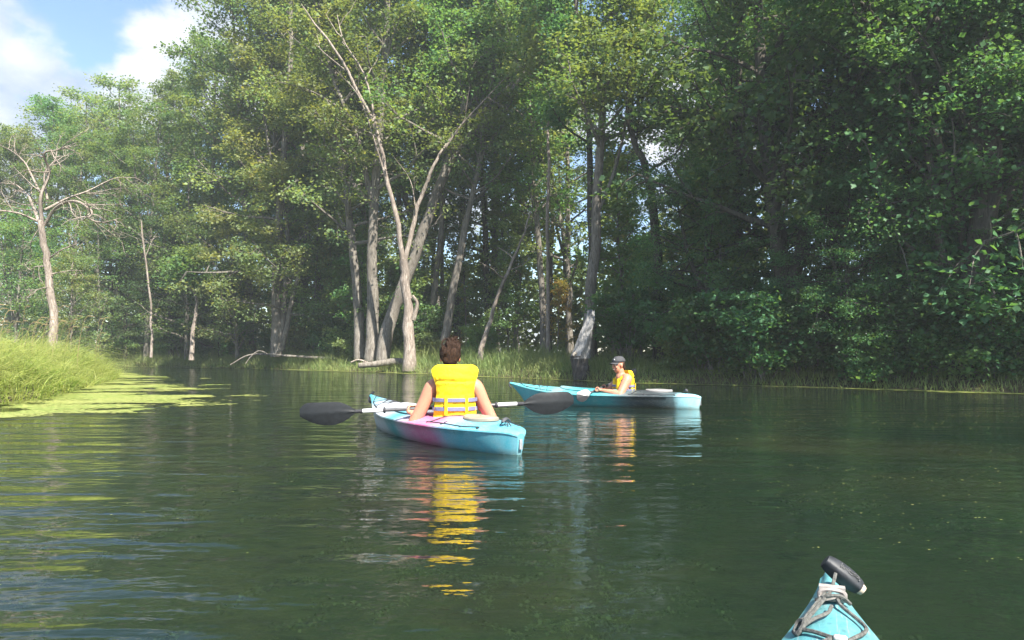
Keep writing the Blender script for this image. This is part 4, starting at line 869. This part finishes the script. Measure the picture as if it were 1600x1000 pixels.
def person(name, label, loc, rotz, J, skin, head_rot, hs=1.0, twist=0.0, fat=1.0):
    """J: joints in the body's own frame (x right, y forward, z up from the water)"""
    V = Vector; B = MB()
    B.ellipsoid(J['pelvis'], (.165, .125, .10)); limb(B, [J['pelvis'], J['waist'], J['chest'], J['neck'] - V((0, 0, .05))], [.125, .118, .128, .085], 16)
    for k_, sx in (('waist', .14), ('chest', .155)): B.ellipsoid(J[k_], (sx, .105, .12))
    B.ellipsoid(J['neck'] - V((0, .01, .055)), (.15, .07, .055)); limb(B, [J['neck'] - V((0, 0, .05)), J['neck'] + (J['head'] - J['neck']) * .75], [.060, .052])
    R = Matrix.Rotation(head_rot[0], 3, 'Z') @ Matrix.Rotation(head_rot[1], 3, 'X') @ Matrix.Rotation(head_rot[2], 3, 'Y'); h = J['head']; hp = lambda x, y, z: h + R @ (V((x, y, z)) * hs)
    Rn = np.array(R); B.ellipsoid(hp(0, -.008, .022), (.074 * hs, .094 * hs, .094 * hs), 18, 12, Rn); B.ellipsoid(hp(0, .020, -.045), (.056 * hs, .066 * hs, .070 * hs), 16, 10, Rn); B.ellipsoid(hp(0, .052, -.088), (.026 * hs, .022 * hs, .020 * hs), 10, 8, Rn)
    limb(B, [hp(0, .082, .012), hp(0, .100, -.020), hp(0, .094, -.030)], [.010 * hs, .013 * hs, .015 * hs], 8); B.ellipsoid(hp(0, .080, .026), (.05 * hs, .014 * hs, .010 * hs), 10, 6, Rn)
    for s in (-1, 1):
        B.ellipsoid(hp(s * .076, -.004, -.012), (.010 * hs, .020 * hs, .030 * hs), 8, 8, Rn); B.ellipsoid(hp(s * .036, .066, -.030), (.022 * hs, .018 * hs, .020 * hs), 8, 8, Rn)
        S_, E_, H_ = J['sh'][s], J['el'][s], J['hand'][s]; w = H_ + (E_ - H_).normalized() * .075
        B.ellipsoid(S_, (.062, .060, .062)); limb(B, [S_ + V((-s * .06, 0, .012)), S_, S_ + (E_ - S_) * .45, E_], [.058 * fat, .061 * fat, .052 * fat, .045 * fat]); limb(B, [E_, E_ + (w - E_) * .35, w], [.045 * fat, .044 * fat, .026]); hand(B, H_, J['axis'], w)
        c_, s_ = math.cos(twist), math.sin(twist); rt = lambda x, y, z: V((x * c_ - y * s_, x * s_ + y * c_, z)); o_ = V((J['pelvis'].x, J['pelvis'].y, 0))
        hip, kn, an, toe = o_ + rt(s * .085, .03, .115), o_ + rt(s * .15, .40, .125), o_ + rt(s * .09, .74, .075), o_ + rt(s * .10, .80, .15)
        limb(B, [hip, hip + (kn - hip) * .5, kn], [.075, .068, .052]); limb(B, [kn, kn + (an - kn) * .35, an], [.050, .048, .034]); limb(B, [an, toe], [.034, .026])
    body = tag(obj(name, remesh(name, B), skin), label, 'person'); body.location = loc; body.rotation_euler[2] = rotz
    # dark shorts over hips and thighs
    B = MB(); B.ellipsoid(J['pelvis'], (.175, .135, .085))
    for s in (-1, 1):
        c_, s_ = math.cos(twist), math.sin(twist); rt = lambda x, y, z: V((x * c_ - y * s_, x * s_ + y * c_, z)); o_ = V((J['pelvis'].x, J['pelvis'].y, 0)); limb(B, [o_ + rt(s * .085, .03, .115), o_ + rt(s * .115, .22, .125)], [.083, .077])
    obj('shorts', remesh('shorts', B, .012, 3), DARKF, body)
    return body, hp, R
def vest(body, J, w=1.0, z0=.17, ztop=.655, front_open=.035, zsh=.53, lean=.10, bk=.132):
    """life vest: back panel with flared collar, two front panels, shoulder straps, belts and loops"""
    cx, cyy = J['chest'].x, J['chest'].y; kz = (ztop - z0) / .485; Z = lambda z: z0 + (z - .17) * kz; rg = np.random.default_rng(3)
    hw_z = [.17, .185, .242, .324, .406, .47, .515, .57, .612, .640, .655]; hw = [.150, .176, .174, .166, .152, .155, .167, .186, .192, .172, .140]
    def back(x, z): return cyy - bk + 1.5 * x * x - (Z(z) - Z(.3)) * lean + (.035 * max(0, (z - .5) / .15) ** 1.5)
    def panel(rows, thick, name, mat):
        """rows: (n,m,3) outer surface and a same-shaped inner surface -> closed puffy panel"""
        o_, i_ = rows; n, m = o_.shape[:2]; B = MB(); B.grid(o_); B.grid(i_[:, ::-1])
        rim_o = np.concatenate([o_[0, :], o_[1:, -1], o_[-1, -2::-1], o_[-2:0:-1, 0]]); rim_i = np.concatenate([i_[0, :], i_[1:, -1], i_[-1, -2::-1], i_[-2:0:-1, 0]])
        B.grid(np.array([rim_i, rim_o]), True); me = B.mesh(name); bm = bmesh.new(); bm.from_mesh(me); bmesh.ops.remove_doubles(bm, verts=bm.verts, dist=.0005); bmesh.ops.recalc_face_normals(bm, faces=bm.faces); bm.to_mesh(me); bm.free()
        return me
    zs = np.concatenate([np.linspace(.17, .50, 30), np.linspace(.51, .655, 14)]); ss = np.linspace(-1, 1, 31); O = []; I = []
    for z in zs:
        h_ = np.interp(z, hw_z, hw) * w; ro, ri = [], []
        for s in ss:
            x = s * h_; puff = .028 * (1 - abs(s) ** 4) * (1 - .75 * math.exp(-((z - .515) / .012) ** 2)) * min(1, (z - .16) / .03, (.662 - z) / .02)
            wr = .016 * (fbm(np.array([x * 9 + z * 14 + 5]), np.array([z * 26 - x * 9]), 41, 3)[0] - .5) + .006 * (fbm(np.array([x * 30]), np.array([z * 30]), 44, 2)[0] - .5)
            y = back(x, z); ro.append((cx + x, y - puff + wr, Z(z))); ri.append((cx + x * .97, y + .022, Z(z)))
        O.append(ro); I.append(ri)
    me = panel((np.array(O), np.array(I)), .03, 'life_vest', YEL)
    root = obj('life_vest', smooth(me, 50), YEL, body)
    for s in (-1, 1):
        O, I = [], []
        for z in np.linspace(.19, .50, 16):
            x0, x1 = front_open + .03 * max(0, (z - .40) / .1), np.interp(z, [.19, .3, .42, .50], [.165, .16, .14, .125]) * w; ro, ri = [], []
            for t in np.linspace(0, 1, 9):
                x = x0 + (x1 - x0) * t; y = J['chest'].y + .128 - 1.3 * x * x + (z - .3) * -.05; pf = .030 * (1 - abs(2 * t - 1) ** 4); ro.append((cx + s * x, y + pf, Z(z))); ri.append((cx + s * x, y - .012, Z(z)))
            O.append(ro); I.append(ri)
        obj('front_panel', smooth(panel((np.array(O), np.array(I)), .03, 'front_panel', YEL), 50), YEL, root)
        O, I = [], []
        for (y, z, dz) in [(back(.1, .56), .545, 0), (back(.1, .56) + .05, .570, 0), (J['chest'].y - .02, zsh + .045, 0), (J['chest'].y + .05, zsh + .015, 0), (J['chest'].y + .095, .50, 0), (J['chest'].y + .112, .46, 0)]:
            O.append([(cx + s * x * w, y, Z(z) + .018 * (1 - abs(2 * t - 1) ** 3)) for t, x in zip(np.linspace(0, 1, 6), np.linspace(.07, .155, 6))]); I.append([(cx + s * x * w, y, Z(z) - .012) for x in np.linspace(.07, .155, 6)])
        obj('shoulder_strap', smooth(panel((np.array(O), np.array(I)), .03, 'shoulder_strap', YEL), 50), YEL, root)
    for zc in (.360, .285):
        ring = []
        for t in np.linspace(0, 2 * math.pi, 49)[:-1]:
            x = .178 * w * math.copysign(abs(math.cos(t)) ** .75, math.cos(t)); yb = back(x, zc) - .036 * (1 - min(1, abs(x) / (.178 * w)) ** 4); yf = J['chest'].y + .128 - 1.3 * x * x + .040
            ym = (back(.17 * w, zc) + .02); y = ym + (yf - ym) * math.sin(t) if math.sin(t) > 0 else ym + (ym - yb) * math.sin(t) ** 1 * 1.0 if False else (ym + (yf - ym) * math.sin(t) if math.sin(t) > 0 else (yb if abs(x) < .163 * w else yb * .5 + ym * .5)); ring.append((cx + x, y, 0))
        r_ = np.array(ring); B = MB(); n_ = np.array([r_[:, 0] - cx, r_[:, 1] - cyy, 0 * r_[:, 0]]).T; n_ /= np.linalg.norm(n_, axis=1, keepdims=True)
        B.grid(np.array([r_ + [0, 0, Z(zc) + .016], r_ + n_ * .004 + [0, 0, Z(zc) + .015], r_ + n_ * .004 + [0, 0, Z(zc) - .015], r_ + [0, 0, Z(zc) - .016]]), True); B.build('belt', STRAP, root, sm=60)
    for x in (-.082, .090):
        rows = []
        for z in np.linspace(.405, .235, 14):
            y = back(x, z) - .036 - .009; rows.append([(cx + x - .013, y + .006, Z(z)), (cx + x - .012, y, Z(z)), (cx + x + .012, y, Z(z)), (cx + x + .013, y + .006, Z(z))])
        B = MB(); B.grid(np.array(rows)); B.build('belt_loop', YEL, root, sm=40)
    return root, back, Z
V = Vector
# --- near paddler, seen from behind
W1 = Vector((-.50, 6.05, 0)); R1 = math.radians(10)
PL, PR = P(468, 647, 5.92), P(897, 627, 6.30)                      # paddle blade tips
mi1 = Matrix.LocRotScale(W1, Matrix.Rotation(R1, 3, 'Z'), None).inverted()
pax = (PR - PL).normalized(); onp = lambda px: PL + (PR - PL) * ((px - 468) / (897 - 468))
hl, hr = mi1 @ onp(637), mi1 @ onp(748)
J1 = {'pelvis': V((.0, 0, .13)), 'waist': V((.0, -.015, .25)), 'chest': V((.0, -.03, .385)), 'neck': V((-.015, -.02, .545)), 'head': V((-.030, .015, .715)),
      'sh': {-1: V((-.184, -.02, .458)), 1: V((.184, -.02, .458))}, 'el': {-1: V((-.335, -.01, .165)), 1: V((.335, -.01, .165))}, 'hand': {-1: hl, 1: hr}, 'axis': (mi1.to_3x3() @ pax)}
SK1 = m_skin('warm skin', (.50, .235, .15))
p1, hp1, HR1 = person('person', 'person in yellow life vest with hair in a bun, paddling with back to the viewer', W1, R1, J1, SK1, (math.radians(-6), math.radians(-4), 0), 1.04, math.radians(25), 1.12)
v1, back1, Z1 = vest(p1, J1, 1.04)
B = MB(); rg = np.random.default_rng(8); x_ = -.085      # faded print across the upper back
while x_ < .08:
    for j in range(2):
        z_ = .497 + rg.uniform(-.004, .004) + j * .006; B.box((x_, back1(x_, .50) - .0305, Z1(z_)), (rg.uniform(.003, .010), .002, rg.uniform(.003, .008)))
    x_ += rg.uniform(.010, .017)
obj('faded_print', B.mesh('faded_print'), m_plain('faded ink', (.40, .24, .02), .8), v1)
# hair: cap of strands swept up into a bun
B = MB(); B.ellipsoid(hp1(0, -.022, .030), (.094, .100, .098), 20, 14); B.ellipsoid(hp1(.0, -.060, -.020), (.070, .050, .060), 14, 10); rg = np.random.default_rng(12)
B.ellipsoid(hp1(.030, -.046, .112), (.056, .046, .036), 14, 10)
for i in range(46):
    a = rg.uniform(0, 6.28); e_ = rg.uniform(-.5, .9); c0 = hp1(.080 * math.cos(a) * math.cos(e_), -.025 - .088 * abs(math.sin(a)) * math.cos(e_), .025 + .09 * math.sin(e_)); c1 = hp1(.030 + rg.normal(0, .03), -.050 + rg.normal(0, .02), .112 + rg.normal(0, .025))
    m_ = (c0 + c1) / 2; m_ = m_ + (m_ - hp1(0, -.02, .03)).normalized() * .028; limb(B, [c0, m_, c1], [.006, .010, .008], 6, 9)
hb = remesh('hair', B, .007, 2); hair = obj('hair', hb, HAIR, p1)
B = MB()
for i in range(150):
    c1 = hp1(.030, -.046, .112); d_ = Vector(rg.normal(0, 1, 3)).normalized(); s_ = c1 + d_ * .038; B.tube(curve_pts([s_, s_ + d_ * .015 + Vector(rg.normal(0, .012, 3)), s_ + d_ * .03 + Vector(rg.normal(0, .02, 3))], 6), [.002, .0018, .0016, .0014, .001, .0006], 4, False)
for i in range(30):
    s_ = hp1(rg.uniform(-.065, .065), -.075, -.055); B.tube(curve_pts([s_, s_ + Vector((rg.normal(0, .008), -.012, -.02)), s_ + Vector((rg.normal(0, .012), -.006, -.045))], 6), [.002, .0018, .0016, .0014, .001, .0006], 4, False)
tag(B.build('loose_strands', HAIR, hair), kind='stuff')
def eyes(body, hp, R, hs=1.0, lipc=(.45, .14, .12)):
    for s in (-1, 1):
        B = MB(); B.ellipsoid(hp(s * .031, .074, .004), (.0125 * hs,) * 3, 10, 8); e = B.build('eye', m_plain('eye white', (.75, .73, .7), .2), body)
        B = MB(); B.ellipsoid(hp(s * .031, .083, .004), (.006 * hs, .005 * hs, .006 * hs), 8, 6); B.build('iris', m_plain('iris', (.03, .02, .012), .15), e)
        B = MB(); B.tube(curve_pts([hp(s * .014, .092, .024), hp(s * .032, .090, .030), hp(s * .052, .078, .024)], 7), [.003, .004, .0045, .0045, .004, .003, .002], 6); B.build('eyebrow', HAIR, body)
    B = MB(); B.tube(curve_pts([hp(-.026, .074, -.054), hp(0, .087, -.060), hp(.026, .074, -.054)], 9), [.002, .004, .0055, .006, .006, .006, .0055, .004, .002], 7); l = B.build('lips', m_plain('lips', lipc, .4), body)
    B = MB(); B.box(hp(0, .0885, -.0585), (.026, .006, .006), np.array(R)); obj('teeth', B.mesh('teeth'), m_plain('teeth', (.8, .78, .72), .3), l)
eyes(p1, hp1, HR1)
# --- far paddler, side on, looking back at the viewer
W2 = Vector((1.56, 10.03, 0)); R2 = K2H - math.pi / 2 + math.radians(34)
mi2 = Matrix.LocRotScale(W2, Matrix.Rotation(R2, 3, 'Z'), None).inverted()
Q1, Q2 = P(911, 619, 9.4), P(968, 600, 11.3)                        # her paddle: near blade by the hull, the rest crossing the cockpit away from us
hA = P(934, 608, 9.90); hB = P(944, 604, 10.25); pax2 = (hB - hA).normalized()
J2 = {'pelvis': V((.0, 0, .12)), 'waist': V((0, -.025, .22)), 'chest': V((0, -.04, .33)), 'neck': V((0, .0, .455)), 'head': V((0, .045, .585)),
      'sh': {-1: V((-.165, -.03, .385)), 1: V((.165, -.03, .385))}, 'el': {-1: V((-.255, .10, .175)), 1: V((.25, .12, .19))}, 'hand': {-1: mi2 @ hA, 1: mi2 @ hB}, 'axis': (mi2.to_3x3() @ pax2)}
SK2 = m_skin('tanned skin', (.47, .22, .14))
p2, hp2, HR2 = person('person', 'person in grey cap and open yellow life vest, sitting side on', W2, R2, J2, SK2, (math.radians(18), math.radians(-4), math.radians(3)), .98, math.radians(-34), 1.18)
v2, back2, Z2 = vest(p2, J2, .98, .15, .505, .05, .535, .02, .105); eyes(p2, hp2, HR2, .95)
CAPM = m_fabric('charcoal cap cotton', (.055, .055, .06))
B = MB(); rings = []
for e_ in np.linspace(0, math.pi / 2, 9):
    rings.append([tuple(hp2(.086 * math.cos(e_) ** .8 * math.cos(t), -.010 + .104 * math.cos(e_) ** .8 * math.sin(t), .040 + .088 * math.sin(e_))) for t in np.linspace(0, 2 * math.pi, 29)[:-1]])
B.grid(np.array(rings), True); cap = obj('cap', smooth(B.mesh('cap'), 60), CAPM, p2); md = cap.modifiers.new('s', 'SOLIDIFY'); md.thickness = .004
B = MB(); rows = []
for r in np.linspace(0, 1, 6): rows.append([tuple(hp2(.080 * math.sin(a), .080 * math.cos(a) * .9 + r * (.075 - .035 * abs(a) ** 2), .044 - .012 * r - .022 * abs(math.sin(a)) ** 2 * (.4 + r))) for a in np.linspace(-1.15, 1.15, 15)])
B.grid(np.array(rows)); br = obj('brim', smooth(B.mesh('brim'), 60), CAPM, cap); md = br.modifiers.new('s', 'SOLIDIFY'); md.thickness = .004
B = MB(); c = hp2(-.030, .083, .078); Rh = np.array(HR2)
for a in (0, 1.05, 2.1): B.box(c, (.022, .004, .005), Rh @ np.array(Matrix.Rotation(a, 3, 'Y')))
obj('cap_emblem', B.mesh('cap_emblem'), m_plain('white stitching', (.7, .7, .68), .8), cap)
B = MB(); B.ellipsoid(hp2(0, -.045, .0), (.074, .055, .070), 16, 12); B.ellipsoid(hp2(.0, -.075, -.045), (.05, .035, .045), 12, 8); obj('hair', remesh('hair', B, .008, 2), HAIR, p2)

# ------------------------------------------------------------------ paddles
BLADE = m_plain('black blade plastic', (.012, .014, .016), .5, .22, .25, 30); WHITE = m_plain('white sleeve', (.70, .70, .68), .4, .5, .08); SHAFT = m_plain('graphite shaft', (.07, .07, .075), .35, .55)
def paddle(name, label, a, b_, up, blade_mats, sleeve=True, L_blade=.47, wmax=.098):
    """a, b_: blade tips in the world; up: the way the blades' edges point"""
    mid = (a + b_) / 2; root = thing(name, label, 'paddle', mid); X = (b_ - a).normalized(); Zv = (up - X * up.dot(X)).normalized(); Yv = X.cross(Zv); half = (b_ - a).length / 2
    pt = lambda x, y, z: X * x + Yv * y + Zv * z
    B = MB(); B.tube([pt(-half + L_blade, 0, 0), pt(0, 0, 0), pt(half - L_blade, 0, 0)], .0155, 12); B.build('shaft', SHAFT, root)
    for s, mt in zip((-1, 1), blade_mats):
        xs = np.linspace(0, 1, 22); rows = []; low = []
        for t in xs:
            wu = wmax * .92 * math.sin(min(1, t / .40) * math.pi / 2) ** .8 * (1 - max(0, (t - .80) / .20) ** 3.0 * .55); wl = wmax * 1.10 * math.sin(min(1, t / .46) * math.pi / 2) ** .85 * (1 - max(0, (t - .50) / .50) ** 2.0 * .80); wu = max(wu, .014); wl = max(wl, .014); x = s * (half - L_blade * (1 - t)); rr, r2 = [], []
            for q in np.linspace(-1, 1, 15):
                z = q * (wu if q > 0 else wl); y = .030 * (1 - q * q) * math.sin(math.pi * min(1, t * .9)) * .55 - .02 * t; rib = .013 * math.exp(-(q * 4.5) ** 2) * (1 - t) ** .6; rr.append(pt(x, y - .002 - rib, z)); r2.append(pt(x, y + .003 + rib * .5, z))
            rows.append([tuple(v_) for v_ in rr]); low.append([tuple(v_) for v_ in r2])
        A_, C_ = np.array(rows), np.array(low); B = MB(); B.grid(A_); B.grid(C_[:, ::-1]); ro = np.concatenate([A_[0], A_[1:, -1], A_[-1, -2::-1], A_[-2:0:-1, 0]]); ri = np.concatenate([C_[0], C_[1:, -1], C_[-1, -2::-1], C_[-2:0:-1, 0]]); B.grid(np.array([ri, ro]), True)
        bl = B.build('blade', mt, root, sm=50)
        if sleeve:
            B = MB(); x0 = half - L_blade - .02; B.tube([pt(s * (x0 - .03), 0, 0), pt(s * (x0 - .20), 0, 0)], .0185, 14); B.build('sleeve', WHITE, root)
            B = MB(); B.tube([pt(s * (x0 - .205), 0, 0), pt(s * (x0 - .222), 0, 0)], .027, 14); B.build('drip_ring', CORD, root)
            B = MB(); B.tube([pt(s * (x0 + .03), 0, 0), pt(s * (x0 - .03), 0, 0)], .0175, 14); B.build('ferrule', CORD, root)
        if mt is BLADE:
            B = MB(); rg = np.random.default_rng(5)
            for j in range(9): B.box(pt(s * (half - L_blade * .60 + .012 * j), -.0195 + .0, -.038) + Yv * (.012), (.007, .004, .007), np.array([X, Yv, Zv]).T) if False else None
    return root
paddle('kayak_paddle', 'long black bladed paddle with white sleeves held across the near kayak', PL, PR, V((0, 0, 1)), (BLADE, BLADE))
k = Mat('white tipped blade'); v = k.coord('Object'); sx = k.n('ShaderNodeSeparateXYZ'); k.l(v, sx.inputs[0])
BLADE2 = k.done(k.pbr(k.ramp(k.math('ADD', k.math('ADD', sx.outputs[2], .73), k.math('ADD', k.math('MULTIPLY', sx.outputs[0], .25), k.math('MULTIPLY', k.noise(v, 12, 2), .02))), [(.0, (.05, .05, .055)), (.495, (.05, .05, .055)), (.505, (.55, .54, .53)), (1, (.55, .54, .53))]), .4, .5))
dirp = (hB - hA).normalized(); T1 = hA - dirp * .62; T1 = P(903, 622, 9.5); T2 = hB + (hB - T1).normalized() * 1.35
paddle('kayak_paddle', 'paddle with pale near blade resting against the far kayak cockpit', T1, T2, V((-.2, -.35, .9)), (BLADE2, BLADE), False, .40, .080)
